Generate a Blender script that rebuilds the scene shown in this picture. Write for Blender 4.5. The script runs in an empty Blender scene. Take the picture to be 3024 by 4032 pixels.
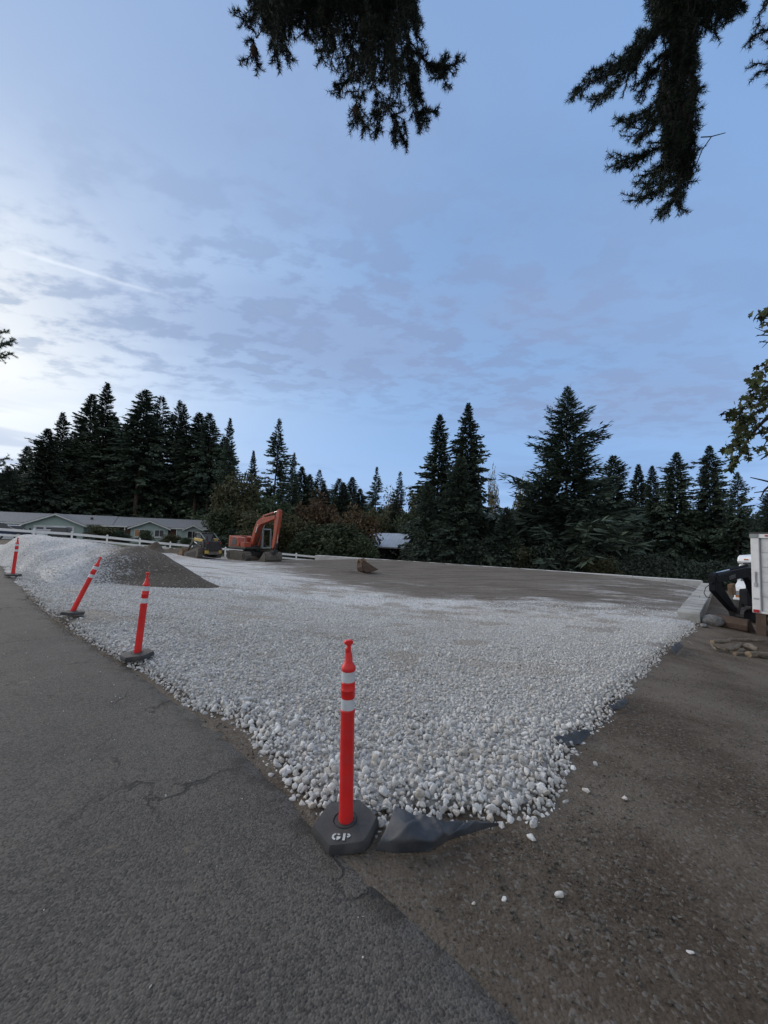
import bpy, bmesh, math, random
import numpy as np
from mathutils import Vector, Matrix, Euler

RNG = np.random.default_rng(7)
random.seed(7)
PI = math.pi
rad = math.radians
sc = bpy.context.scene
COL = sc.collection

# ------------------------------------------------------------------ camera
CAM_H, PITCH, ROLL, FPX = 1.78, rad(3.5), rad(1.7), 1514.0
cam_data = bpy.data.cameras.new('camera')
cam = bpy.data.objects.new('camera', cam_data)
COL.objects.link(cam)
cam_data.sensor_fit = 'HORIZONTAL'
cam_data.sensor_width = 36.0
cam_data.lens = 36.0 * FPX / 3024.0
cam_data.clip_start = 0.05
cam_data.clip_end = 3000
CAM_M = (Matrix.Rotation(PI / 2 + PITCH, 3, 'X') @ Matrix.Rotation(ROLL, 3, 'Z'))
cam.matrix_world = Matrix.Translation((0, 0, CAM_H)) @ CAM_M.to_4x4()
sc.camera = cam

# ------------------------------------------------------------------ sky, sun, exposure
SUN_AZ, SUN_EL = rad(-52), rad(17)          # azimuth from +Y towards +X
sun_vec = Vector((math.sin(SUN_AZ) * math.cos(SUN_EL), math.cos(SUN_AZ) * math.cos(SUN_EL), math.sin(SUN_EL)))
sc.view_settings.view_transform = 'Standard'
sc.view_settings.look = 'None'
sc.view_settings.exposure = 0.70
sc.view_settings.gamma = 1.0
sc.view_settings.use_curve_mapping = False
sc.cycles.use_denoising = True
sc.cycles.max_bounces = 4
sc.cycles.diffuse_bounces = 2
sc.cycles.glossy_bounces = 2
sc.cycles.transparent_max_bounces = 8


class NT:
    """tiny helper for node trees"""
    def __init__(self, tree):
        self.t = tree

    def n(self, kind, **kw):
        nd = self.t.nodes.new(kind)
        for k, v in kw.items():
            if k == 'inp':
                for i, val in v.items():
                    if isinstance(val, bpy.types.NodeSocket):
                        self.t.links.new(val, nd.inputs[i])
                    else:
                        nd.inputs[i].default_value = val
            else:
                setattr(nd, k, v)
        return nd

    def l(self, a, b):
        self.t.links.new(a, b)

    def math(self, op, a, b=None, c=None, clamp=False):
        nd = self.n('ShaderNodeMath', operation=op, use_clamp=clamp)
        for i, v in enumerate((a, b, c)):
            if v is None:
                continue
            if isinstance(v, bpy.types.NodeSocket):
                self.l(v, nd.inputs[i])
            else:
                nd.inputs[i].default_value = v
        return nd.outputs[0]

    def vmath(self, op, a, b=None):
        nd = self.n('ShaderNodeVectorMath', operation=op)
        for i, v in enumerate((a, b)):
            if v is None:
                continue
            if isinstance(v, bpy.types.NodeSocket):
                self.l(v, nd.inputs[i])
            else:
                nd.inputs[i].default_value = v
        return nd.outputs['Value'] if op in ('DOT_PRODUCT', 'LENGTH', 'DISTANCE') else nd.outputs[0]

    def mix(self, f, a, b, blend='MIX'):
        nd = self.n('ShaderNodeMix', data_type='RGBA', blend_type=blend)
        for i, v in ((0, f), (6, a), (7, b)):
            if isinstance(v, bpy.types.NodeSocket):
                self.l(v, nd.inputs[i])
            elif i == 0:
                nd.inputs[i].default_value = v
            else:
                nd.inputs[i].default_value = tuple(v) + (1,) if len(v) == 3 else v
        return nd.outputs[2]

    def ramp(self, f, lo, hi):
        """smooth 0..1 between lo and hi"""
        nd = self.n('ShaderNodeMapRange', interpolation_type='SMOOTHSTEP')
        self.l(f, nd.inputs[0])
        nd.inputs[1].default_value = lo
        nd.inputs[2].default_value = hi
        return nd.outputs[0]

    def noise(self, vec, scale, detail=3, rough=.55, out=0, dim='3D'):
        nd = self.n('ShaderNodeTexNoise')
        nd.noise_dimensions = dim
        if vec is not None:
            self.l(vec, nd.inputs['Vector'])
        nd.inputs['Scale'].default_value = scale
        nd.inputs['Detail'].default_value = detail
        nd.inputs['Roughness'].default_value = rough
        return nd.outputs[out]

    def voro(self, vec, scale, feature='F1', out='Distance'):
        nd = self.n('ShaderNodeTexVoronoi', feature=feature)
        if vec is not None:
            self.l(vec, nd.inputs['Vector'])
        nd.inputs['Scale'].default_value = scale
        return nd.outputs[out]

    def mapping(self, vec, scale=(1, 1, 1), rot=(0, 0, 0), loc=(0, 0, 0)):
        nd = self.n('ShaderNodeMapping')
        self.l(vec, nd.inputs[0])
        nd.inputs['Scale'].default_value = scale
        nd.inputs['Rotation'].default_value = rot
        nd.inputs['Location'].default_value = loc
        return nd.outputs[0]


def build_world():
    w = bpy.data.worlds.new('World')
    sc.world = w
    w.use_nodes = True
    w.node_tree.nodes.clear()
    t = NT(w.node_tree)
    out = t.n('ShaderNodeOutputWorld')
    bg = t.n('ShaderNodeBackground')
    sky = t.n('ShaderNodeTexSky', sky_type='NISHITA')
    sky.sun_disc = False
    sky.sun_elevation = SUN_EL
    sky.sun_rotation = SUN_AZ
    sky.altitude = 100
    sky.air_density = 1.0
    sky.dust_density = 1.5
    sky.ozone_density = 2.5
    d = t.n('ShaderNodeTexCoord').outputs['Generated']
    d = t.vmath('NORMALIZE', d)
    sep = t.n('ShaderNodeSeparateXYZ', inp={0: d})
    z = t.math('MAXIMUM', sep.outputs[2], 0.02)
    # cloud sheet seen from below: project the direction on a plane overhead
    px = t.math('DIVIDE', sep.outputs[0], t.math('ADD', z, .09))
    py = t.math('DIVIDE', sep.outputs[1], t.math('ADD', z, .09))
    pl = t.n('ShaderNodeCombineXYZ', inp={0: px, 1: py}).outputs[0]
    sd = t.vmath('DOT_PRODUCT', d, tuple(sun_vec))
    # thin veil of high cloud: pale blue everywhere, white round the hidden sun, brighter grey added out of view behind the camera to lift the ground
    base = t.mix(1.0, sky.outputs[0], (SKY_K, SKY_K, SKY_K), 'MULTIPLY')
    veil_n = t.noise(t.mapping(pl, (.5, 1.1, 1), (0, 0, .5)), 1.2, 3, .55, dim='2D')
    veil = t.math('MULTIPLY_ADD', t.ramp(veil_n, .3, .75), .14, .74)
    col = t.mix(veil, base, (.168, .285, .505))
    up = t.ramp(sep.outputs[2], .02, .80)
    col = t.mix(t.math('MULTIPLY', t.math('SUBTRACT', 1.0, up), .50), col, (.215, .355, .585))
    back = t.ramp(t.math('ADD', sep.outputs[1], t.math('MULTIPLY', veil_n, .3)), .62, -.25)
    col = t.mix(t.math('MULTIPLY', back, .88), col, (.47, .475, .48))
    glow = t.math('POWER', t.math('MAXIMUM', sd, 0.0), 5.0)
    glow2 = t.math('POWER', t.math('MAXIMUM', sd, 0.0), 26.0)
    col = t.mix(t.math('MULTIPLY', glow, .60), col, (.44, .53, .65))
    col = t.mix(t.math('MULTIPLY', glow2, .92), col, (.68, .685, .66))

    def at(px_, py_):
        v = (CAM_M @ Vector(((px_ - 1512) / FPX, -(py_ - 2016) / FPX, -1))).normalized()
        return Vector((v.x / (max(v.z, .02) + .09), v.y / (max(v.z, .02) + .09), 0))

    def patch(px_, py_, sx, sy, rot):
        """soft oval on the cloud sheet"""
        c = at(px_, py_)
        mp = t.vmath('SUBTRACT', pl, tuple(c))
        mp = t.mapping(mp, (1 / sx, 1 / sy, 0), (0, 0, rot))
        return t.ramp(t.vmath('LENGTH', mp), 1.0, .15)
    # broken altocumulus, grey blue from below
    m1 = t.noise(t.mapping(pl, (1, 1.55, 1), (0, 0, -.6)), 5.0, 4, .6, dim='2D')
    field = t.math('MAXIMUM', patch(1500, 1330, 2.1, 1.05, -.35), t.math('MULTIPLY', patch(2250, 1560, 1.9, .9, 0), .9))
    core = field
    field = t.math('MAXIMUM', field, t.math('MULTIPLY', patch(1000, 700, 1.1, .7, .2), .75))
    field = t.math('MAXIMUM', field, t.math('MULTIPLY', patch(350, 250, .9, .6, .2), .6))
    soft = veil_n
    c1 = t.math('MULTIPLY', t.ramp(m1, .43, .61), core)
    col = t.mix(t.math('MULTIPLY', c1, .66), col, (.148, .205, .345))
    col = t.mix(t.math('MULTIPLY', t.math('MULTIPLY', field, t.ramp(soft, .28, .60)), .60), col, (.175, .232, .37))
    # scattered small dark puffs towards the bright side
    few = t.math('MAXIMUM', patch(330, 1250, 1.5, 1.0, 0), patch(850, 1450, 1.1, .55, -.2))
    c2 = t.math('MULTIPLY', t.ramp(m1, .53, .68), few)
    col = t.mix(t.math('MULTIPLY', c2, .48), col, (.21, .28, .40))
    # streaks and a grey bank low over the trees
    bank_n = t.noise(t.mapping(d, (1.3, 1.3, 9)), 2.0, 3, .62)
    low = t.ramp(sep.outputs[2], .30, .10)
    bank = t.math('MULTIPLY', low, t.ramp(bank_n, .46, .62))
    col = t.mix(t.math('MULTIPLY', bank, .50), col, (.157, .23, .40))
    haze_n = t.math('MULTIPLY', t.ramp(sep.outputs[2], .24, .03), t.ramp(bank_n, .56, .40))
    col = t.mix(t.math('MULTIPLY', haze_n, .35), col, (.31, .40, .58))
    # contrail
    a = (CAM_M @ Vector(((20 - 1512) / FPX, -(975 - 2016) / FPX, -1))).normalized()
    b = (CAM_M @ Vector(((800 - 1512) / FPX, -(1215 - 2016) / FPX, -1))).normalized()
    nrm = a.cross(b).normalized()
    along = (b - a).normalized()
    wob = t.math('MULTIPLY_ADD', veil_n, .02, -.010)
    dist = t.math('ABSOLUTE', t.math('ADD', t.vmath('DOT_PRODUCT', d, tuple(nrm)), wob))
    s = t.vmath('DOT_PRODUCT', d, tuple(along))
    s0, s1 = a.dot(along), b.dot(along)
    line = t.ramp(dist, .0055, .0)
    ends = t.math('MULTIPLY', t.ramp(s, s0 - .02, s0 + .05), t.ramp(s, s1, s0 + (s1 - s0) * .35))
    brk = t.ramp(veil_n, .2, .5)
    col = t.mix(t.math('MULTIPLY', t.math('MULTIPLY', line, ends), t.math('MULTIPLY', brk, .24)), col, (.74, .77, .80))
    # below the horizon the world is dull ground colour
    col = t.mix(t.ramp(sep.outputs[2], .0, -.06), col, (.06, .06, .055))
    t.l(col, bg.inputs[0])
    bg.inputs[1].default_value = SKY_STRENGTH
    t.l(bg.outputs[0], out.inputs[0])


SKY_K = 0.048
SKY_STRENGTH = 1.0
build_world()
sun_data = bpy.data.lights.new('sun', 'SUN')
sun_data.energy = 2.0
sun_data.angle = rad(60)
sun_data.color = (1.0, .91, .80)
sun = bpy.data.objects.new('sun', sun_data)
COL.objects.link(sun)
sun.rotation_euler = (-sun_vec).to_track_quat('-Z', 'Y').to_euler()
sun.location = (-20, 15, 20)


# ------------------------------------------------------------------ measuring helpers (photo pixel + real distance -> place)
def ray(px, py):
    v = CAM_M @ Vector(((px - 1512) / FPX, -(py - 2016) / FPX, -1.0))
    return v / v.y


def W(px, py, d):
    v = ray(px, py) * d
    return Vector((v.x, d, CAM_H + v.z))


def G(px, py, z):
    v = ray(px, py)
    t = (z - CAM_H) / v.z
    return Vector((v.x * t, t, z))


# ------------------------------------------------------------------ terrain height
def tps_points():
    p = []
    for a in ((1950, 4032, 0), (1700, 3700, 0), (1450, 3330, 0), (1200, 3180, 0), (900, 2880, 0), (530, 2640, 0), (330, 2520, .02), (150, 2390, .1), (60, 2275, .22),
              (2150, 3290, -.05), (2260, 3050, -.08), (2480, 2720, -.28), (2620, 2570, -.52), (2760, 2470, -.84), (3024, 3300, -.1), (3024, 2720, -.66),
              (1500, 2200, -.7), (1900, 2225, -.7), (2300, 2255, -.68), (2700, 2330, -.68), (1700, 2370, -.7), (1300, 2330, -.55), (2500, 2400, -.75), (1000, 2206, -.7), (860, 2205, -.6),
              (1440, 2262, -.7), (1512, 2560, -.38), (1900, 2560, -.45), (1000, 2500, -.15), (1512, 2800, -.15)):
        p.append(tuple(G(*a)))
    p += [(-3, 0, 0), (-8, 3, .05), (-15, 8, .2), (-30, 15, .6), (0, -4, 0), (6, -4, -.1), (-10, -6, .1), (-40, -10, .5), (3, 1, -.06),
          (-14, 14.5, .3), (-22, 21, .5), (-5.5, 12.5, -.15), (-9, 12, .1), (-13, 18, .2), (-17, 22, .3), (-9.9, 24, -.45), (-5.4, 26, -.6),
          (10.3, 10.8, -1.0), (13.5, 14, -1.05), (12.5, 9.5, -1.05), (18, 16, -1.2), (24, 22, -1.3), (30, 40, -2),
          (-26.2, 32.6, .37), (-22, 35, -.1), (-18, 37.7, -.6), (-13, 41, -1.1), (-7.5, 44, -1.6),
          (-46.5, 50, -.35), (-37, 55, -.4), (-27.5, 60, -.55), (-60, 45, 0), (-20, 62, -1.2), (0, 58, -2.6), (-40, 90, -.5), (0, 100, -3), (40, 60, -3), (60, 30, -2.5), (15, 50, -2.3),
          (150, 150, -4), (-150, 150, 0), (-120, 20, 1), (80, -30, -1.5), (-60, -80, 1), (60, -90, 0), (0, 300, -4), (-350, 350, 0), (350, 350, -5), (-350, -350, 1), (350, -350, 0)]
    return np.array(p)


_TP = tps_points()


def _k(r2):
    return np.where(r2 > 1e-12, .5 * r2 * np.log(np.maximum(r2, 1e-12)), 0)


def _fit():
    n = len(_TP)
    x = _TP[:, :2]
    r2 = ((x[:, None] - x[None]) ** 2).sum(-1)
    A = np.zeros((n + 3, n + 3))
    A[:n, :n] = _k(r2) + np.eye(n) * .8
    A[:n, n] = 1
    A[:n, n + 1:] = x
    A[n, :n] = 1
    A[n + 1:, :n] = x.T
    return np.linalg.solve(A, np.r_[_TP[:, 2], 0, 0, 0])


_TW = _fit()
CORNER = G(2768, 2288, -.5)          # corner of the concrete retaining walls
WALL_END = G(1240, 2186, -.5)         # far left end of the long wall
WALL_NEAR = W(2668, 2402, 13.6)
WALL_NEAR.z = -.5


def sstep(a, b, x):
    t = np.clip((x - a) / (b - a), 0, 1)
    return t * t * (3 - 2 * t)


def ground_np(x, y):
    x = np.asarray(x, float)
    y = np.asarray(y, float)
    sh = x.shape
    xy = np.stack([x.ravel(), y.ravel()], 1)
    out = np.empty(len(xy))
    n = len(_TP)
    for i in range(0, len(xy), 20000):
        c = xy[i:i + 20000]
        r2 = ((c[:, None] - _TP[None, :, :2]) ** 2).sum(-1)
        out[i:i + 20000] = _k(r2) @ _TW[:n] + _TW[n] + c @ _TW[n + 1:]
    # drop behind the long retaining wall and beside the short one
    a = np.array(WALL_END[:2]); b = np.array(CORNER[:2])
    d = (b - a) / np.linalg.norm(b - a)
    nn = np.array([-d[1], d[0]])
    beyond = (xy - a) @ nn
    along = (xy - a) @ d
    L = np.linalg.norm(b - a)
    out -= .9 * sstep(.5, 2.2, beyond) * sstep(-14, 2, along) * sstep(L + 8, L, along) * sstep(25, 8, beyond)
    return out.reshape(sh)


def ground_z(x, y):
    return float(ground_np(np.array([x]), np.array([y]))[0])


# ------------------------------------------------------------------ mesh helpers
def link(o, parent=None):
    COL.objects.link(o)
    if parent is not None:
        o.parent = parent
    return o


def tag(o, label, cat, group=None, kind=None):
    if label:
        o['label'] = label
    if cat:
        o['category'] = cat
    if group:
        o['group'] = group
    if kind:
        o['kind'] = kind
    return o


def empty(name, loc, rz=0, label=None, cat=None, group=None):
    o = bpy.data.objects.new(name, None)
    o.location = loc
    o.rotation_euler = (0, 0, rz)
    o.empty_display_size = .2
    COL.objects.link(o)
    tag(o, label, cat, group)
    return o


def np_mesh(name, verts, faces, mat=None, smooth=False):
    """verts (n,3); faces (m,k) array of equal sized polygons"""
    verts = np.ascontiguousarray(verts, dtype=np.float32)
    faces = np.ascontiguousarray(faces, dtype=np.int32)
    me = bpy.data.meshes.new(name)
    m, k = faces.shape
    me.vertices.add(len(verts))
    me.vertices.foreach_set('co', verts.ravel())
    me.loops.add(m * k)
    me.loops.foreach_set('vertex_index', faces.ravel())
    me.polygons.add(m)
    me.polygons.foreach_set('loop_start', np.arange(0, m * k, k, dtype=np.int32))
    me.polygons.foreach_set('loop_total', np.full(m, k, dtype=np.int32))
    if smooth:
        me.polygons.foreach_set('use_smooth', np.ones(m, dtype=bool))
    me.update(calc_edges=True)
    if mat:
        me.materials.append(mat)
    return me


class MB:
    def __init__(self):
        self.v = []
        self.f = []

    def add(self, vs, fs):
        b = len(self.v)
        self.v += [tuple(p) for p in vs]
        self.f += [tuple(i + b for i in f) for f in fs]
        return self

    def hexa(self, p):
        return self.add(p, [(0, 3, 2, 1), (4, 5, 6, 7), (0, 1, 5, 4), (1, 2, 6, 5), (2, 3, 7, 6), (3, 0, 4, 7)])

    def box(self, x0, x1, y0, y1, z0, z1):
        return self.hexa([(x0, y0, z0), (x1, y0, z0), (x1, y1, z0), (x0, y1, z0), (x0, y0, z1), (x1, y0, z1), (x1, y1, z1), (x0, y1, z1)])

    def prism(self, poly, y0, y1, axis='y'):
        """extrude a polygon given in (x,z) along y, or in (x,y) along z (axis='z'), or (y,z) along x (axis='x')"""
        n = len(poly)
        def P(a, b, c):
            return {'y': (a, c, b), 'z': (a, b, c), 'x': (c, a, b)}[axis]
        vs = [P(a, b, y0) for a, b in poly] + [P(a, b, y1) for a, b in poly]
        fs = [tuple(range(n)), tuple(range(2 * n - 1, n - 1, -1))]
        fs += [(i, i + n, (i + 1) % n + n, (i + 1) % n) for i in range(n)]
        return self.add(vs, fs)

    def tube(self, pts, rs, n=8, cap=True):
        pts = [Vector(p) for p in pts]
        if not hasattr(rs, '__len__'):
            rs = [rs] * len(pts)
        vs, fs = [], []
        ref = None
        for i, p in enumerate(pts):
            d = (pts[min(i + 1, len(pts) - 1)] - pts[max(i - 1, 0)]).normalized()
            if ref is None:
                ref = d.orthogonal().normalized()
            ref = (ref - d * ref.dot(d))
            ref = ref.normalized() if ref.length > 1e-6 else d.orthogonal().normalized()
            q = d.cross(ref)
            for k in range(n):
                a = 2 * PI * k / n
                vs.append(p + (ref * math.cos(a) + q * math.sin(a)) * rs[i])
        for i in range(len(pts) - 1):
            for k in range(n):
                fs.append((i * n + k, i * n + (k + 1) % n, (i + 1) * n + (k + 1) % n, (i + 1) * n + k))
        if cap:
            fs.append(tuple(range(n - 1, -1, -1)))
            fs.append(tuple(range((len(pts) - 1) * n, len(pts) * n)))
        return self.add(vs, fs)

    def cyl(self, p0, p1, r, n=12):
        return self.tube([p0, p1], [r, r], n)

    def lathe(self, prof, n=24, c=(0, 0)):
        vs, fs = [], []
        for r, z in prof:
            for k in range(n):
                a = 2 * PI * k / n
                vs.append((c[0] + r * math.cos(a), c[1] + r * math.sin(a), z))
        for i in range(len(prof) - 1):
            for k in range(n):
                fs.append((i * n + k, i * n + (k + 1) % n, (i + 1) * n + (k + 1) % n, (i + 1) * n + k))
        fs.append(tuple(range(n - 1, -1, -1)))
        fs.append(tuple(range((len(prof) - 1) * n, len(prof) * n)))
        return self.add(vs, fs)

    def mesh(self, name, mat, smooth=False):
        me = bpy.data.meshes.new(name)
        me.from_pydata(self.v, [], self.f)
        if mat:
            me.materials.append(mat)
        bm = bmesh.new()
        bm.from_mesh(me)
        bmesh.ops.recalc_face_normals(bm, faces=bm.faces)
        bm.to_mesh(me)
        bm.free()
        if smooth:
            for p in me.polygons:
                p.use_smooth = True
            if hasattr(me, 'set_sharp_from_angle'):
                me.set_sharp_from_angle(angle=rad(38))
        me.update()
        return me

    def build(self, name, mat, parent=None, smooth=False, bevel=0, seg=2):
        o = link(bpy.data.objects.new(name, self.mesh(name, mat, smooth)), parent)
        if bevel:
            b = o.modifiers.new('bevel', 'BEVEL')
            b.width = bevel
            b.segments = seg
            b.limit_method = 'ANGLE'
            b.angle_limit = rad(35)
        return o


def copy_tree(o, parent=None):
    c = o.copy()
    COL.objects.link(c)
    c.parent = parent
    for ch in o.children:
        copy_tree(ch, c)
    return c


def in_poly(x, y, poly):
    x = np.asarray(x); y = np.asarray(y)
    r = np.zeros(x.shape, bool)
    n = len(poly)
    j = n - 1
    for i in range(n):
        xi, yi = poly[i][:2]
        xj, yj = poly[j][:2]
        c = ((yi > y) != (yj > y)) & (x < (xj - xi) * (y - yi) / (yj - yi + 1e-12) + xi)
        r ^= c
        j = i
    return r


def dist_poly(x, y, pts, closed=True):
    """distance to a polyline and, per point, the parameter of the nearest spot (index + fraction)"""
    x = np.asarray(x, float); y = np.asarray(y, float)
    best = np.full(x.shape, 1e9)
    par = np.zeros(x.shape)
    m = len(pts)
    for i in range(m if closed else m - 1):
        ax, ay = pts[i][:2]
        bx, by = pts[(i + 1) % m][:2]
        dx, dy = bx - ax, by - ay
        t = np.clip(((x - ax) * dx + (y - ay) * dy) / (dx * dx + dy * dy + 1e-12), 0, 1)
        d = np.hypot(x - ax - t * dx, y - ay - t * dy)
        u = d < best
        best = np.where(u, d, best)
        par = np.where(u, i + t, par)
    return best, par


# smooth value noise for geometry
_NT = RNG.random((256, 256))


def vnoise(x, y, s=1.0, seed=0):
    x = np.asarray(x, float) * s + seed * 17.31
    y = np.asarray(y, float) * s + seed * 7.77
    xi = np.floor(x).astype(int); yi = np.floor(y).astype(int)
    fx = x - xi; fy = y - yi
    fx = fx * fx * (3 - 2 * fx); fy = fy * fy * (3 - 2 * fy)
    g = lambda a, b: _NT[a % 256, b % 256]
    return (g(xi, yi) * (1 - fx) + g(xi + 1, yi) * fx) * (1 - fy) + (g(xi, yi + 1) * (1 - fx) + g(xi + 1, yi + 1) * fx) * fy - .5


def fnoise(x, y, s=1.0, seed=0, oct=3):
    r = 0
    a = 1.0
    for i in range(oct):
        r = r + a * vnoise(x, y, s * 2 ** i, seed + i * 3)
        a *= .5
    return r


# ------------------------------------------------------------------ materials
def new_mat(name):
    m = bpy.data.materials.new(name)
    m.use_nodes = True
    m.node_tree.nodes.clear()
    t = NT(m.node_tree)
    out = t.n('ShaderNodeOutputMaterial')
    b = t.n('ShaderNodeBsdfPrincipled')
    t.l(b.outputs[0], out.inputs[0])
    return m, t, b


def plain(name, c1, c2=None, scale=6, rough=.6, metal=0, bump=0, bscale=40, dirt=None, dirt_amt=.5, dirt_scale=3, spec=.4):
    """colour with blotches, optional grime and fine relief"""
    m, t, b = new_mat(name)
    co = t.n('ShaderNodeTexCoord').outputs['Object']
    c2 = c2 or tuple(x * .75 for x in c1)
    col = t.mix(t.ramp(t.noise(co, scale, 4, .6), .3, .7), c1, c2)
    if dirt:
        col = t.mix(t.math('MULTIPLY', t.ramp(t.noise(co, dirt_scale, 6, .7), .45, .7), dirt_amt), col, dirt)
    t.l(col, b.inputs['Base Color'])
    b.inputs['Roughness'].default_value = rough
    b.inputs['Metallic'].default_value = metal
    b.inputs['Specular IOR Level'].default_value = spec
    if bump:
        bp = t.n('ShaderNodeBump', inp={0: bump, 1: .01, 'Height': t.noise(co, bscale, 5, .65)})
        t.l(bp.outputs[0], b.inputs['Normal'])
    return m


def glass_mat(name, col=(.02, .025, .03), rough=.05):
    m, t, b = new_mat(name)
    b.inputs['Base Color'].default_value = col + (1,)
    b.inputs['Roughness'].default_value = rough
    b.inputs['Specular IOR Level'].default_value = .6
    return m


def foliage_mat(name, c1, c2, scale=3, rough=.7, c3=None):
    m, t, b = new_mat(name)
    co = t.n('ShaderNodeTexCoord').outputs['Object']
    oi = t.n('ShaderNodeObjectInfo')
    f = t.ramp(t.noise(co, scale, 4, .6), .3, .7)
    col = t.mix(f, c1, c2)
    if c3:
        col = t.mix(t.math('MULTIPLY', t.ramp(t.noise(co, scale * .6, 3, .6), .52, .7), .8), col, c3)
    hv = t.n('ShaderNodeHueSaturation', inp={'Color': col})
    t.l(t.math('MULTIPLY_ADD', oi.outputs['Random'], .5, .75), hv.inputs['Value'])
    t.l(t.math('MULTIPLY_ADD', oi.outputs['Random'], .03, .485), hv.inputs['Hue'])
    t.l(hv.outputs[0], b.inputs['Base Color'])
    b.inputs['Roughness'].default_value = rough
    b.inputs['Specular IOR Level'].default_value = .25
    return m


M = {}


def dirt_color(t, pos):
    """grey brown packed soil with fine stones, shared by the ground and the crumbling road edge"""
    n1 = t.noise(pos, .8, 5, .65)
    col = t.mix(t.ramp(n1, .34, .64), (.086, .065, .047), (.162, .136, .108))
    rust = t.math('MULTIPLY', t.ramp(t.noise(pos, 1.9, 3, .6), .54, .72), .42)
    col = t.mix(rust, col, (.080, .052, .037))
    cell = t.n('ShaderNodeSeparateColor', inp={0: t.voro(pos, 60, 'F1', 'Color')}).outputs[0]
    grain = t.noise(pos, 34, 5, .78)
    col = t.mix(t.math('MULTIPLY', t.ramp(grain, .50, .70), .65), col, (.165, .148, .130))
    col = t.mix(t.math('MULTIPLY', t.ramp(cell, .80, .98), .7), col, (.20, .185, .168))
    col = t.mix(t.math('MULTIPLY', t.ramp(grain, .46, .32), .75), col, (.024, .020, .017))
    return col


def dirt_height(t, pos):
    a = t.noise(pos, 34, 5, .78)
    b2 = t.voro(pos, 60)
    c = t.noise(pos, 6, 4, .6)
    return t.math('ADD', t.math('MULTIPLY_ADD', b2, -.5, a), t.math('MULTIPLY', c, 2.0))


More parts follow.
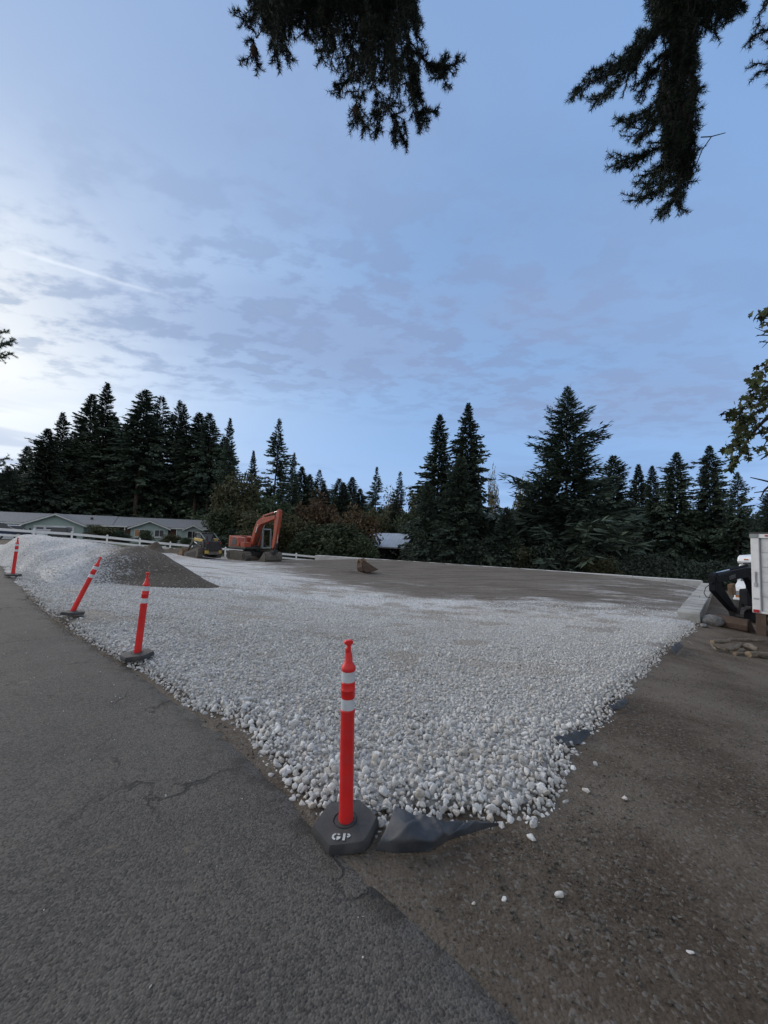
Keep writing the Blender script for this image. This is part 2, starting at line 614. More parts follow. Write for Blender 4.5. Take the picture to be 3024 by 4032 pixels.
def ground_materials():
    # packed soil
    m, t, b = new_mat('soil')
    pos = t.n('ShaderNodeNewGeometry').outputs['Position']
    col = dirt_color(t, pos)
    t.l(col, b.inputs['Base Color'])
    b.inputs['Roughness'].default_value = .92
    b.inputs['Specular IOR Level'].default_value = .2
    bp = t.n('ShaderNodeBump', inp={0: 1.0, 1: .026, 'Height': dirt_height(t, pos)})
    t.l(bp.outputs[0], b.inputs['Normal'])
    M['soil'] = m

    # asphalt, old and dusty; crumbles into soil at its edge (attribute 'edge' = metres from the edge)
    m, t, b = new_mat('asphalt')
    pos = t.n('ShaderNodeNewGeometry').outputs['Position']
    big = t.ramp(t.noise(pos, .7, 5, .62), .32, .68)
    col = t.mix(big, (.064, .060, .055), (.100, .093, .083))
    mid = t.noise(pos, 3.2, 5, .68)
    col = t.mix(t.math('MULTIPLY', t.ramp(mid, .52, .72), .55), col, (.108, .096, .082))
    col = t.mix(t.math('MULTIPLY', t.ramp(mid, .46, .30), .45), col, (.034, .033, .034))
    cell = t.n('ShaderNodeSeparateColor', inp={0: t.voro(pos, 95, 'F1', 'Color')}).outputs[0]
    col = t.mix(t.math('MULTIPLY', t.ramp(cell, .45, 1.0), .6), col, (.135, .126, .115))
    col = t.mix(t.math('MULTIPLY', t.ramp(cell, .40, .0), .6), col, (.022, .022, .023))
    col = t.mix(t.math('MULTIPLY', t.ramp(t.noise(pos, 24, 5, .78), .53, .68), .6), col, (.028, .027, .027))
    spot = t.noise(pos, 6.5, 3, .6)
    col = t.mix(t.math('MULTIPLY', t.ramp(spot, .66, .76), .6), col, (.15, .13, .10))
    # hairline cracks
    wv = t.vmath('ADD', pos, t.vmath('MULTIPLY', t.noise(pos, 3, 4, .6, out=1), (.5, .5, .5)))
    ck = t.voro(wv, .8, 'DISTANCE_TO_EDGE')
    ck = t.math('MULTIPLY', t.ramp(ck, .017, .003), t.ramp(t.noise(pos, .8, 2), .47, .58))
    col = t.mix(t.math('MULTIPLY', ck, .8), col, (.018, .018, .018))
    at = t.n('ShaderNodeAttribute', attribute_name='edge')
    e = t.math('ADD', at.outputs['Fac'], t.math('MULTIPLY_ADD', t.noise(pos, 2.6, 6, .72), -.55, .36))
    f = t.ramp(e, .16, .0)
    col = t.mix(f, col, dirt_color(t, pos))
    rim = t.math('MULTIPLY', t.ramp(at.outputs['Fac'], .36, .05), t.ramp(t.noise(pos, 4.0, 5, .7), .46, .60))
    col = t.mix(t.math('MULTIPLY', rim, .75), col, (.026, .022, .016))
    t.l(col, b.inputs['Base Color'])
    b.inputs['Roughness'].default_value = .85
    b.inputs['Specular IOR Level'].default_value = .3
    hh = t.math('ADD', t.math('MULTIPLY', t.voro(pos, 95), -.7), t.noise(pos, 22, 6, .78))
    hh = t.math('ADD', hh, t.math('MULTIPLY', mid, .9))
    hh = t.math('ADD', hh, t.math('MULTIPLY', ck, -1.0))
    bp = t.n('ShaderNodeBump', inp={0: .8, 1: .010, 'Height': hh})
    t.l(bp.outputs[0], b.inputs['Normal'])
    M['asphalt'] = m

    # the lot: white crushed stone running into fine grey brown gravel (attribute 'pad': metres inside the pad)
    m, t, b = new_mat('lot_gravel')
    pos = t.n('ShaderNodeNewGeometry').outputs['Position']
    at = t.n('ShaderNodeAttribute', attribute_name='pad').outputs['Fac']
    cell = t.n('ShaderNodeSeparateColor', inp={0: t.voro(pos, 19, 'F1', 'Color')}).outputs[0]
    vd = t.voro(pos, 19)
    white = t.mix(cell, (.46, .465, .47), (.76, .76, .755))
    white = t.mix(t.math('MULTIPLY', t.ramp(vd, .45, .75), .65), white, (.27, .27, .265))
    stain = t.math('MULTIPLY', t.ramp(t.noise(t.mapping(pos, (.5, 1.0, 1)), .85, 6, .7), .50, .66), .85)
    white = t.mix(stain, white, (.235, .20, .16))
    cov = t.n('ShaderNodeAttribute', attribute_name='cover').outputs['Fac']
    white = t.mix(t.math('MULTIPLY', cov, .85), white, (.34, .335, .325))  # darker grit under near stones, shade of the gaps put into its colour
    bare = t.n('ShaderNodeAttribute', attribute_name='bare').outputs['Fac']
    white = t.mix(t.math('MULTIPLY', t.ramp(t.math('ADD', bare, t.math('MULTIPLY_ADD', t.noise(pos, 9, 4, .7), .8, -.4)), .15, .8), .7), white, (.26, .23, .19))
    cd = t.n('ShaderNodeSeparateColor', inp={0: t.voro(pos, 45, 'F1', 'Color')}).outputs[0]
    dark = t.mix(cd, (.118, .102, .086), (.205, .183, .158))
    st2 = t.ramp(t.noise(t.mapping(pos, (.25, 1.7, 1), (0, 0, -.1)), 1.5, 5, .65), .42, .66)
    dark = t.mix(t.math('MULTIPLY', st2, .7), dark, (.074, .060, .048))
    st3 = t.ramp(t.noise(t.mapping(pos, (.5, 2.4, 1), (0, 0, .15)), 2.6, 5, .7), .55, .75)
    dark = t.mix(t.math('MULTIPLY', st3, .5), dark, (.26, .24, .215))
    streak = t.noise(t.mapping(pos, (.34, 1.0, 1), (0, 0, -.12)), .9, 6, .72)
    fine = t.noise(pos, 7, 4, .7)
    e = t.math('ADD', at, t.math('MULTIPLY_ADD', streak, 9.0, -4.5))
    e = t.math('ADD', e, t.math('MULTIPLY_ADD', fine, 4.0, -2.0))
    f = t.ramp(e, -2.2, 1.8)
    # drifts of white stone left on the pad
    f = t.math('MULTIPLY', f, t.math('SUBTRACT', 1.0, t.math('MULTIPLY', t.math('MULTIPLY', t.ramp(streak, .47, .38), t.ramp(at, 7, 1)), .5)))
    t.l(t.mix(f, white, dark), b.inputs['Base Color'])
    b.inputs['Roughness'].default_value = .9
    b.inputs['Specular IOR Level'].default_value = .2
    hw = t.math('ADD', t.math('MULTIPLY', vd, -1.3), t.math('MULTIPLY', t.noise(pos, 3.0, 5, .7), 1.6))
    bp = t.n('ShaderNodeBump', inp={0: .8, 1: .05, 'Height': hw})
    t.l(bp.outputs[0], b.inputs['Normal'])
    M['lot'] = m

    # heap material: white stone or dark stone by attribute 'dark'
    m, t, b = new_mat('heap_gravel')
    pos = t.n('ShaderNodeNewGeometry').outputs['Position']
    at = t.n('ShaderNodeAttribute', attribute_name='dark').outputs['Fac']
    cell = t.n('ShaderNodeSeparateColor', inp={0: t.voro(pos, 26, 'F1', 'Color')}).outputs[0]
    vd = t.voro(pos, 26)
    white = t.mix(cell, (.42, .425, .43), (.70, .70, .695))
    white = t.mix(t.math('MULTIPLY', t.ramp(vd, .45, .75), .6), white, (.25, .25, .25))
    white = t.mix(t.math('MULTIPLY', t.ramp(t.noise(pos, .8, 4, .6), .5, .75), .3), white, (.38, .37, .355))
    dark = t.mix(cell, (.068, .057, .047), (.126, .109, .093))
    dark = t.mix(t.math('MULTIPLY', t.ramp(cell, .93, 1.0), .7), dark, (.30, .30, .29))
    e = t.math('ADD', at, t.math('MULTIPLY_ADD', t.noise(pos, 1.2, 6, .75), 2.4, -1.2))
    e = t.math('ADD', e, t.math('MULTIPLY_ADD', cell, 1.3, -.65))
    f = t.ramp(e, -.45, .5)
    t.l(t.mix(f, white, dark), b.inputs['Base Color'])
    b.inputs['Roughness'].default_value = .92
    b.inputs['Specular IOR Level'].default_value = .2
    hw = t.math('ADD', t.math('MULTIPLY', vd, -1.2), t.math('MULTIPLY', t.noise(pos, 4, 5, .7), 1.4))
    bp = t.n('ShaderNodeBump', inp={0: .8, 1: .035, 'Height': hw})
    t.l(bp.outputs[0], b.inputs['Normal'])
    M['heap'] = m

    # loose stones: tone varies from stone to stone
    def stone_mat(name, lo, hi, warm):
        m, t, b = new_mat(name)
        co = t.n('ShaderNodeTexCoord').outputs['Object']
        oi = t.n('ShaderNodeObjectInfo').outputs['Random']
        col = t.mix(oi, lo, hi)
        r2 = t.math('FRACT', t.math('MULTIPLY', oi, 17.3))
        col = t.mix(t.math('MULTIPLY', t.ramp(r2, .66, .95), .6), col, warm)
        gp = t.n('ShaderNodeNewGeometry').outputs['Position']
        dust = t.noise(t.mapping(gp, (.5, 1, 1)), .85, 5, .7)
        col = t.mix(t.math('MULTIPLY', t.ramp(dust, .48, .68), .42), col, tuple(w_ * .8 for w_ in warm))
        col = t.mix(t.math('MULTIPLY', t.ramp(t.noise(co, 2.2, 5, .7), .45, .7), .35), col, tuple(x * .70 for x in lo))
        t.l(col, b.inputs['Base Color'])
        b.inputs['Roughness'].default_value = .88
        b.inputs['Specular IOR Level'].default_value = .25
        bp = t.n('ShaderNodeBump', inp={0: .5, 1: .12, 'Height': t.noise(co, 3.5, 6, .7)})
        t.l(bp.outputs[0], b.inputs['Normal'])
        return m
    M['stone'] = stone_mat('white_stone', (.44, .445, .445), (.82, .82, .805), (.56, .50, .42))
    M['pebble'] = stone_mat('grey_pebble', (.06, .054, .048), (.16, .148, .135), (.22, .20, .18))
    M['lawn'] = foliage_mat('lawn_grass', (.030, .050, .018), (.055, .075, .030), 2)


ground_materials()


# ================================================================== GROUND
def spaced(lo, hi, fine_lo, fine_hi, fine, grow=1.18, maxs=60):
    xs = list(np.arange(fine_lo, fine_hi + 1e-6, fine))
    s = fine
    x = fine_hi
    while x < hi:
        s = min(s * grow, maxs); x += s; xs.append(x)
    s = fine
    x = fine_lo
    while x > lo:
        s = min(s * grow, maxs); x -= s; xs.insert(0, x)
    return np.array(xs)


def grid_mesh(name, xs, ys, zf, mat):
    X, Y = np.meshgrid(xs, ys, indexing='xy')
    Z = zf(X, Y)
    v = np.stack([X.ravel(), Y.ravel(), Z.ravel()], 1)
    nx, ny = len(xs), len(ys)
    i = np.arange(nx * ny).reshape(ny, nx)
    f = np.stack([i[:-1, :-1].ravel(), i[:-1, 1:].ravel(), i[1:, 1:].ravel(), i[1:, :-1].ravel()], 1)
    return np_mesh(name, v, f, mat, True)


# outline of the stone bed (world x, y), measured from the photograph
EDGE_A = G(1950, 4032, 0)
EDGE_B = G(60, 2275, .22)
E_DIR = Vector((EDGE_B.x - EDGE_A.x, EDGE_B.y - EDGE_A.y)).normalized()
E_NRM = Vector((-E_DIR.y, E_DIR.x))            # to the left of the direction: towards the road
if E_NRM.dot(Vector((-1, -1))) < 0:
    E_NRM = -E_NRM


def edge_c(s_):
    """the edge bows a little towards the lot"""
    return np.interp(s_, [-30, -1, 0, 1.37, 2.66, 4.9, 6.8, 9.9, 15, 90], [-.15, -.13, -.13, -.22, -.37, -.28, -.13, .02, 0, 0])


def edge_t(x, y):
    """metres into the road (positive) from its edge"""
    return (np.asarray(x) - EDGE_A.x) * E_NRM.x + (np.asarray(y) - EDGE_A.y) * E_NRM.y - edge_c(edge_s(x, y))


def edge_s(x, y):
    return (np.asarray(x) - EDGE_A.x) * E_DIR.x + (np.asarray(y) - EDGE_A.y) * E_DIR.y


NEAR = [G(1210, 3185, 0), G(1330, 3300, 0), G(1520, 3290, 0), G(1620, 3200, 0), G(1740, 3215, 0), G(1830, 3235, -.02), G(2000, 3265, -.03), G(2140, 3290, -.05)]
RIGHT = [G(2205, 3200, -.06), G(2250, 3060, -.08), G(2262, 2980, -.1), G(2310, 2920, -.12), G(2390, 2850, -.17), G(2440, 2790, -.22), G(2500, 2710, -.28), G(2560, 2650, -.36), G(2620, 2575, -.5),
         G(2690, 2510, -.68), G(2760, 2475, -.83), Vector((11.0, 13.4, -.9))]
LEFT = [G(900, 2880, 0), G(530, 2650, 0), G(330, 2530, .02), G(150, 2395, .1), G(55, 2280, .22), Vector((-16, 16, .35)), Vector((-24, 23.2, .5))]
WD = (CORNER - WALL_END); WD.z = 0; WD.normalize()
WN = Vector((-WD.y, WD.x, 0))                 # beyond the long wall
SD = (CORNER - WALL_NEAR); SD.z = 0; SD.normalize()
FAR = [CORNER - WD * .2 - WN * .2, WALL_END - WN * .2, Vector((-8, 41.5, 0)), Vector((-15.5, 36.5, 0)), Vector((-19, 33.5, 0)), Vector((-22, 30, 0))]
LOT = NEAR + RIGHT + FAR + LEFT[::-1]
LOTP = [(p.x, p.y) for p in LOT]
PADP = [(p.x, p.y) for p in [G(940, 2212, -.65), G(1060, 2228, -.7), G(1160, 2262, -.66), G(1250, 2300, -.64), G(1480, 2335, -.68), G(1750, 2362, -.7), G(2050, 2382, -.7), G(2350, 2396, -.74),
                             G(2640, 2400, -.8)]] + [(p.x, p.y) for p in (CORNER + WD * 1 - WN * 0, CORNER + WN * 3, WALL_END + WN * 3, Vector((-14, 44, 0)), Vector((-16, 37, 0)))]


def lot_inside(x, y):
    d, _ = dist_poly(x, y, LOTP)
    d = np.where(in_poly(x, y, LOTP), d, -d)
    return d + .10 * fnoise(x, y, 2.2, 4) * (np.hypot(x, y) < 25)


def lot_z(x, y):
    ins = lot_inside(x, y)
    return ground_np(x, y) + .05 * sstep(.0, .35, ins) + .035 * fnoise(x, y, .9, 9, 4) * sstep(.3, 2, ins)


def terrain_z(x, y):
    """height of the soil sheet: dug under the lot and the road so that those sheets lie clear above it"""
    z = ground_np(x, y)
    near = sstep(40, 12, np.hypot(x, y))
    z = z + near * (.018 * fnoise(x, y, 3.0, 1, 3) + .012 * fnoise(x, y, 11, 2, 2))
    z = z - .14 * sstep(.25, .9, lot_inside(x, y))
    t = edge_t(x, y)
    z = z - .11 * sstep(.18, .8, t) * sstep(8.6, 7.6, t)
    return z


xs = spaced(-700, 700, -4, 8, .11)
ys = spaced(-500, 900, .2, 10, .11)
ground = link(bpy.data.objects.new('ground', grid_mesh('ground', xs, ys, terrain_z, M['soil'])))
tag(ground, 'bare grey brown packed soil around the gravel lot', 'ground', kind='structure')


# asphalt road, crumbling along its edge towards the lot
def make_road():
    ss = spaced(-30, 90, -2.5, 11, .12, 1.12, 3)
    tt = np.r_[np.linspace(0, 1.2, 14), np.linspace(1.35, 8.2, 40)]
    S, T = np.meshgrid(ss, tt, indexing='xy')
    wob = (.09 * fnoise(S, S * 0, 1.6, 11, 4) + .0) * sstep(1.2, 0, T)
    Tw = T + wob + edge_c(S)
    X = EDGE_A.x + E_DIR.x * S + E_NRM.x * Tw
    Y = EDGE_A.y + E_DIR.y * S + E_NRM.y * Tw
    Z = ground_np(X, Y) + .012 * sstep(0, .25, T) + .004 * fnoise(X, Y, 2.5, 5, 3) + .002
    Z[0] -= .05
    nx, ny = len(ss), len(tt)
    i = np.arange(nx * ny).reshape(ny, nx)
    f = np.stack([i[:-1, :-1].ravel(), i[1:, :-1].ravel(), i[1:, 1:].ravel(), i[:-1, 1:].ravel()], 1)
    me = np_mesh('asphalt_road', np.stack([X.ravel(), Y.ravel(), Z.ravel()], 1), f, M['asphalt'], True)
    a = me.attributes.new('edge', 'FLOAT', 'POINT')
    a.data.foreach_set('value', T.ravel().astype(np.float32))
    o = link(bpy.data.objects.new('asphalt_road', me))
    tag(o, 'old dusty dark asphalt road beside the gravel lot', 'road', kind='structure')


make_road()


def bare_patch(x, y):
    """trodden spots where the stones are pressed into brown fines"""
    return sstep(.14, .50, fnoise(x * .6, y, 1.35, 31, 4)) * sstep(4.5, 7, y)


# gravel bed and pad: one height field, cut into two sheets
def make_lot():
    xs = spaced(-25, 22.5, -5, 9, .10, 1.10, .8)
    ys = spaced(2.0, 47, 2.2, 9, .10, 1.10, .8)
    X, Y = np.meshgrid(xs, ys, indexing='xy')
    ins = lot_inside(X, Y)
    Z = lot_z(X, Y)
    pd, _ = dist_poly(X, Y, PADP)
    pd = np.where(in_poly(X, Y, PADP), pd, -pd)
    Z = Z + .03 * sstep(-.5, 1.5, pd)
    nx, ny = len(xs), len(ys)
    i = np.arange(nx * ny).reshape(ny, nx)
    f = np.stack([i[:-1, :-1].ravel(), i[:-1, 1:].ravel(), i[1:, 1:].ravel(), i[1:, :-1].ravel()], 1)
    fin = ins.ravel()[f].max(1) > 0
    fpd = pd.ravel()[f].mean(1) > 0
    # edge vertices outside are tucked under the soil
    Zr = (Z - .06 * sstep(.32, .04, ins)).ravel()
    V = np.stack([X.ravel(), Y.ravel(), Zr], 1)

    def sub(name, sel, label, cat):
        ff = f[sel]
        u, inv = np.unique(ff, return_inverse=True)
        me = np_mesh(name, V[u], inv.reshape(ff.shape), M['lot'], True)
        a = me.attributes.new('pad', 'FLOAT', 'POINT')
        a.data.foreach_set('value', pd.ravel()[u].astype(np.float32))
        br_ = me.attributes.new('bare', 'FLOAT', 'POINT')
        br_.data.foreach_set('value', bare_patch(V[u, 0], V[u, 1]).astype(np.float32))
        cv = me.attributes.new('cover', 'FLOAT', 'POINT')
        cv.data.foreach_set('value', sstep(14, 7, Y.ravel()[u]).astype(np.float32))
        o = link(bpy.data.objects.new(name, me))
        return tag(o, label, cat, kind='structure')
    bed = sub('gravel_bed', fin & ~fpd, 'sloping bed of white crushed stone between road and pad', 'gravel bed')
    pad = sub('building_pad', fin & fpd, 'level pad of fine grey brown gravel inside the concrete wall', 'gravel pad')
    return bed, pad


gravel_bed, building_pad = make_lot()

# lawn around the house beyond the fence
lx = np.linspace(-110, -2, 70)
ly = np.linspace(26, 130, 70)


def make_lawn():
    X, Y = np.meshgrid(lx, ly, indexing='xy')
    Z = ground_np(X, Y) + .03 + .03 * fnoise(X, Y, .4, 8)
    # only beyond the fence line
    fx, fy = -26.4, 32.6
    side = (X - fx) * -1.28 + (Y - fy) * 2.08
    nx, ny = len(lx), len(ly)
    i = np.arange(nx * ny).reshape(ny, nx)
    f = np.stack([i[:-1, :-1].ravel(), i[:-1, 1:].ravel(), i[1:, 1:].ravel(), i[1:, :-1].ravel()], 1)
    f = f[side.ravel()[f].min(1) > .8]
    o = link(bpy.data.objects.new('lawn', np_mesh('lawn', np.stack([X.ravel(), Y.ravel(), Z.ravel()], 1), f, M['lawn'], True)))
    tag(o, 'dull green lawn between the white fence and the house', 'lawn', kind='structure')


make_lawn()

# ------------------------------------------------------------------ gravel heaps
CREST = [(-22, 20.5, 1.15), tuple(W(0, 2112, 18)), tuple(W(84, 2092, 17.2)), tuple(W(160, 2096, 16.6)), tuple(W(253, 2107, 16)), tuple(W(330, 2118, 15.4)), tuple(W(400, 2128, 15.0)), tuple(W(445, 2142, 14.5)),
         tuple(W(545, 2150, 13.8)), tuple(W(620, 2186, 13.5)), tuple(W(700, 2231, 13.2)), tuple(W(850, 2322, 12.7))]
CR = np.array(CREST)
CR[:8, 2] -= .13


def heap_z(x, y):
    d, par = dist_poly(x, y, CREST, closed=False)
    i = np.clip(np.floor(par).astype(int), 0, len(CR) - 2)
    fr = par - i
    cz = CR[i, 2] * (1 - fr) + CR[i + 1, 2] * fr
    # separate dumped loads leave ribs running down the slope
    rib = .12 * np.sin(par * 2.9 + .35 * d + 1.0 + 2 * fnoise(x, y, .35, 3)) * sstep(0, 1.2, d) * sstep(6, 2.0, d)
    h = cz - .235 * np.sqrt(d * d + .25) + .11 + rib - .010 * d * d * 0 + .05 * fnoise(x, y, 1.6, 6, 3)
    cy = CR[i, 1] * (1 - fr) + CR[i + 1, 1] * fr
    h = h - sstep(6.0, 8.0, par) * 0.07 * d
    h = h - .26 * sstep(0, 1.0, np.asarray(y) - cy) * d
    return h


def heap_side(x, y):
    a = np.array(W(424, 2138, 14.8)[:2]); b = np.array(G(440, 2345, .1)[:2])
    dd = (b - a) / np.linalg.norm(b - a)
    return (x - a[0]) * -dd[1] + (y - a[1]) * dd[0]


def make_heaps():
    xs = np.arange(-30, -1.0, .14)
    ys = np.arange(6, 28, .14)
    X, Y = np.meshgrid(xs, ys, indexing='xy')
    g = lot_z(X, Y) + .0
    h = heap_z(X, Y)
    t = edge_t(X, Y)
    h = h - .9 * sstep(-.9, .3, t)                   # does not run out over the road
    dz = h - g
    k = .10
    top = g + np.where(dz > k, dz, np.where(dz < -k, 0, (dz + k) ** 2 / (4 * k)))
    # signed side of the line where dark stone was tipped over the white
    a = np.array(W(424, 2138, 14.8)[:2]); b = np.array(G(440, 2345, .1)[:2])
    dd = (b - a) / np.linalg.norm(b - a)
    side = (X - a[0]) * -dd[1] + (Y - a[1]) * dd[0]
    V = np.stack([X.ravel(), Y.ravel(), top.ravel()], 1)
    nx, ny = len(xs), len(ys)
    i = np.arange(nx * ny).reshape(ny, nx)
    f = np.stack([i[:-1, :-1].ravel(), i[:-1, 1:].ravel(), i[1:, 1:].ravel(), i[1:, :-1].ravel()], 1)
    keep = dz.ravel()[f].max(1) > -.04
    dark = side.ravel()[f].mean(1) > 0
    V[:, 2] += np.where(dz.ravel() < -.0, np.maximum(dz.ravel() * .8, -.08), 0.006)

    def sub(name, sel, label):
        ff = f[sel]
        u, inv = np.unique(ff, return_inverse=True)
        me = np_mesh(name, V[u], inv.reshape(ff.shape), M['heap'], True)
        at = me.attributes.new('dark', 'FLOAT', 'POINT')
        at.data.foreach_set('value', side.ravel()[u].astype(np.float32))
        o = link(bpy.data.objects.new(name, me))
        tag(o, label, 'gravel pile')
        return o
    wo = sub('gravel_pile', keep & ~dark, 'long low heap of pale grey stone with ribs running down its slope')
    do = sub('gravel_pile', keep & dark, 'dark grey gravel tipped over the end of the pale stone heap')
    return wo, do


pale_heap, dark_heap = make_heaps()


# ------------------------------------------------------------------ stones
def stone_mesh(name, seed, mat, sub=True):
    r = np.random.default_rng(seed)
    n = 15
    p = r.normal(size=(n, 3))
    p /= np.linalg.norm(p, axis=1)[:, None]
    p *= np.array([1.0, r.uniform(.68, .95), r.uniform(.55, .8)]) * r.uniform(.85, 1.1, (n, 1))
    bm = bmesh.new()
    for q in p:
        bm.verts.new(q)
    g = bmesh.ops.convex_hull(bm, input=bm.verts)
    bmesh.ops.delete(bm, geom=[e for e in g['geom_interior'] if isinstance(e, bmesh.types.BMVert)], context='VERTS')
    if sub:
        bmesh.ops.bevel(bm, geom=list(bm.edges) + list(bm.verts), offset=.105, segments=1, affect='EDGES', clamp_overlap=True)
    bmesh.ops.recalc_face_normals(bm, faces=bm.faces)
    me = bpy.data.meshes.new(name)
    bm.to_mesh(me)
    bm.free()
    me.materials.append(mat)
    for q in me.polygons:
        q.use_smooth = sub
    return me


def scatter_object(name, pts, rots, scls, protos, parent=None):
    """one object: instances of the given stones at the given spots (geometry nodes)"""
    me = bpy.data.meshes.new(name)
    me.vertices.add(len(pts))
    me.vertices.foreach_set('co', np.ascontiguousarray(pts, np.float32).ravel())
    for an, dat in (('turn', rots), ('size', scls)):
        a = me.attributes.new(an, 'FLOAT_VECTOR', 'POINT')
        a.data.foreach_set('vector', np.ascontiguousarray(dat, np.float32).ravel())
    o = link(bpy.data.objects.new(name, me), parent)
    ng = bpy.data.node_groups.new(name, 'GeometryNodeTree')
    ng.interface.new_socket('Geometry', in_out='INPUT', socket_type='NodeSocketGeometry')
    ng.interface.new_socket('Geometry', in_out='OUTPUT', socket_type='NodeSocketGeometry')
    N = ng.nodes
    gi = N.new('NodeGroupInput'); go = N.new('NodeGroupOutput')
    jn = N.new('GeometryNodeJoinGeometry')
    for p in protos:
        oi = N.new('GeometryNodeObjectInfo')
        oi.transform_space = 'ORIGINAL'
        oi.inputs['Object'].default_value = p
        oi.inputs['As Instance'].default_value = True
        ng.links.new(oi.outputs['Geometry'], jn.inputs[0])
    ip = N.new('GeometryNodeInstanceOnPoints')
    ip.inputs['Pick Instance'].default_value = True
    at = N.new('GeometryNodeInputNamedAttribute'); at.data_type = 'FLOAT_VECTOR'; at.inputs[0].default_value = 'turn'
    a2 = N.new('GeometryNodeInputNamedAttribute'); a2.data_type = 'FLOAT_VECTOR'; a2.inputs[0].default_value = 'size'
    rv = N.new('FunctionNodeRandomValue'); rv.data_type = 'INT'
    ints = [s for s in rv.inputs if s.type == 'INT']
    ints[0].default_value = 0
    ints[1].default_value = len(protos) - 1
    ng.links.new(gi.outputs[0], ip.inputs['Points'])
    ng.links.new(jn.outputs[0], ip.inputs['Instance'])
    e2r = N.new('FunctionNodeEulerToRotation')
    ng.links.new(at.outputs['Attribute'], e2r.inputs[0])
    ng.links.new(e2r.outputs[0], ip.inputs['Rotation'])
    ng.links.new(a2.outputs['Attribute'], ip.inputs['Scale'])
    ng.links.new([s for s in rv.outputs if s.type == 'INT'][0], ip.inputs['Instance Index'])
    ng.links.new(ip.outputs[0], go.inputs[0])
    md = o.modifiers.new('scatter', 'NODES')
    md.node_group = ng
    o['kind'] = 'stuff'
    return o


STONES = [stone_mesh('stone', 100 + i, M['stone']) for i in range(14)]


def make_gravel():
    def field(x0, x1, y0, y1, cell, seed):
        r = np.random.default_rng(seed)
        gx, gy = np.meshgrid(np.arange(x0, x1, cell), np.arange(y0, y1, cell))
        x = gx.ravel() + r.uniform(-.5, .5, gx.size) * cell
        y = gy.ravel() + r.uniform(-.5, .5, gx.size) * cell
        return x, y, r
    P, S = [], []
    # band by distance: near stones all built, far ones thinned out as they shrink below what can be told apart
    for (ya, yb, cell, r0, r1, sd) in ((2.0, 4.2, .038, .014, .035, 1), (4.2, 8, .043, .0155, .030, 2), (8, 12.5, .060, .018, .030, 3), (12.5, 17, .13, .020, .034, 4)):
        x, y, r = field(-14, 11.5, ya, yb, cell, sd)
        ok = (x < y * 1.05 + .6) & (x > -y * 1.1 - .6)
        x, y = x[ok], y[ok]
        ins = lot_inside(x, y)
        pd, _ = dist_poly(x, y, PADP)
        pd = np.where(in_poly(x, y, PADP), pd, -pd)
        ok = (ins > -.015) & (pd + 5 * fnoise(x * .3, y * 1.6, .6, 21) < -.2) & (edge_t(x, y) < .05)
        # bare trodden patches
        bare = bare_patch(x, y)
        ok &= ~(r.random(len(x)) < .92 * bare)
        x, y, ins = x[ok], y[ok], ins[ok]
        g = lot_z(x, y)
        hz = heap_z(x, y) - .9 * sstep(-.9, .3, edge_t(x, y))
        on_heap = hz > g - .02
        sz = r0 + (r1 - r0) * r.random(len(x)) ** 1.8
        if ya < 4:
            sz *= 1 + .38 * sstep(1.3, .1, ins) * (r.random(len(x)) < .5)
        z = np.maximum(g, np.where(on_heap, hz, -9)) + sz * r.uniform(-.2, .45, len(x))
        z -= .03 * sstep(.10, 0, ins)
        sd_ = heap_side(x, y) + 1.6 * fnoise(x, y, 1.1, 17, 3)
        keep = ~on_heap | ((r.random(len(x)) < .45) & ((sd_ < .1) | (r.random(len(x)) < .025)))
        P.append(np.stack([x, y, z], 1)[keep]); S.append(sz[keep])
        if ya < 8:           # a second looser layer lying on top
            k = (r.random(len(x)) < .15) & (ins > .12) & keep
            sz2 = sz[k] * r.uniform(.8, 1.25, k.sum())
            P.append(np.stack([x[k] + r.normal(0, .015, k.sum()), y[k] + r.normal(0, .015, k.sum()), z[k] + sz2 * .7], 1)); S.append(sz2)
    P = np.concatenate(P); S = np.concatenate(S)
    r = np.random.default_rng(5)
    rot = r.uniform(0, 2 * PI, (len(P), 3))
    show = S / np.linalg.norm(P - np.array([0, 0, CAM_H]), axis=1) * ((P[:, 1] < 5) & (np.abs(P[:, 0]) < P[:, 1]))
    order = np.argsort(-show)
    big, rest = order[:300], order[300:]
    single = []
    for j, i in enumerate(big):
        o = bpy.data.objects.new('stone', STONES[j % len(STONES)])
        o.location = P[i]
        o.rotation_euler = rot[i]
        s = S[i]
        o.scale = (s, s * r.uniform(.85, 1.1), s)
        link(o, gravel_bed)
        single.append(o)
    sc3 = S[rest][:, None] * r.uniform(.85, 1.15, (len(rest), 3))
    g = scatter_object('gravel', P[rest], rot[rest], sc3, single[:14], gravel_bed)
    print('stones', len(P))
    return single


single_stones = make_gravel()


# loose stones out on the soil, each one told by its place
def loose_stone(px, py, size, seed, label, flat=.7):
    p = G(px, py, 0)
    for _ in range(4):
        p = G(px, py, ground_z(p.x, p.y))
    z = float(terrain_z(np.array([p.x]), np.array([p.y]))[0])
    o = link(bpy.data.objects.new('stone', STONES[seed % 14]))
    o.location = (p.x, p.y, z + size * flat * .45)
    o.rotation_euler = (random.uniform(-.3, .3), random.uniform(-.3, .3), random.uniform(0, 6))
    o.scale = (size, size * .85, size * flat)
    tag(o, label, 'stone', 'loose stones on the soil')


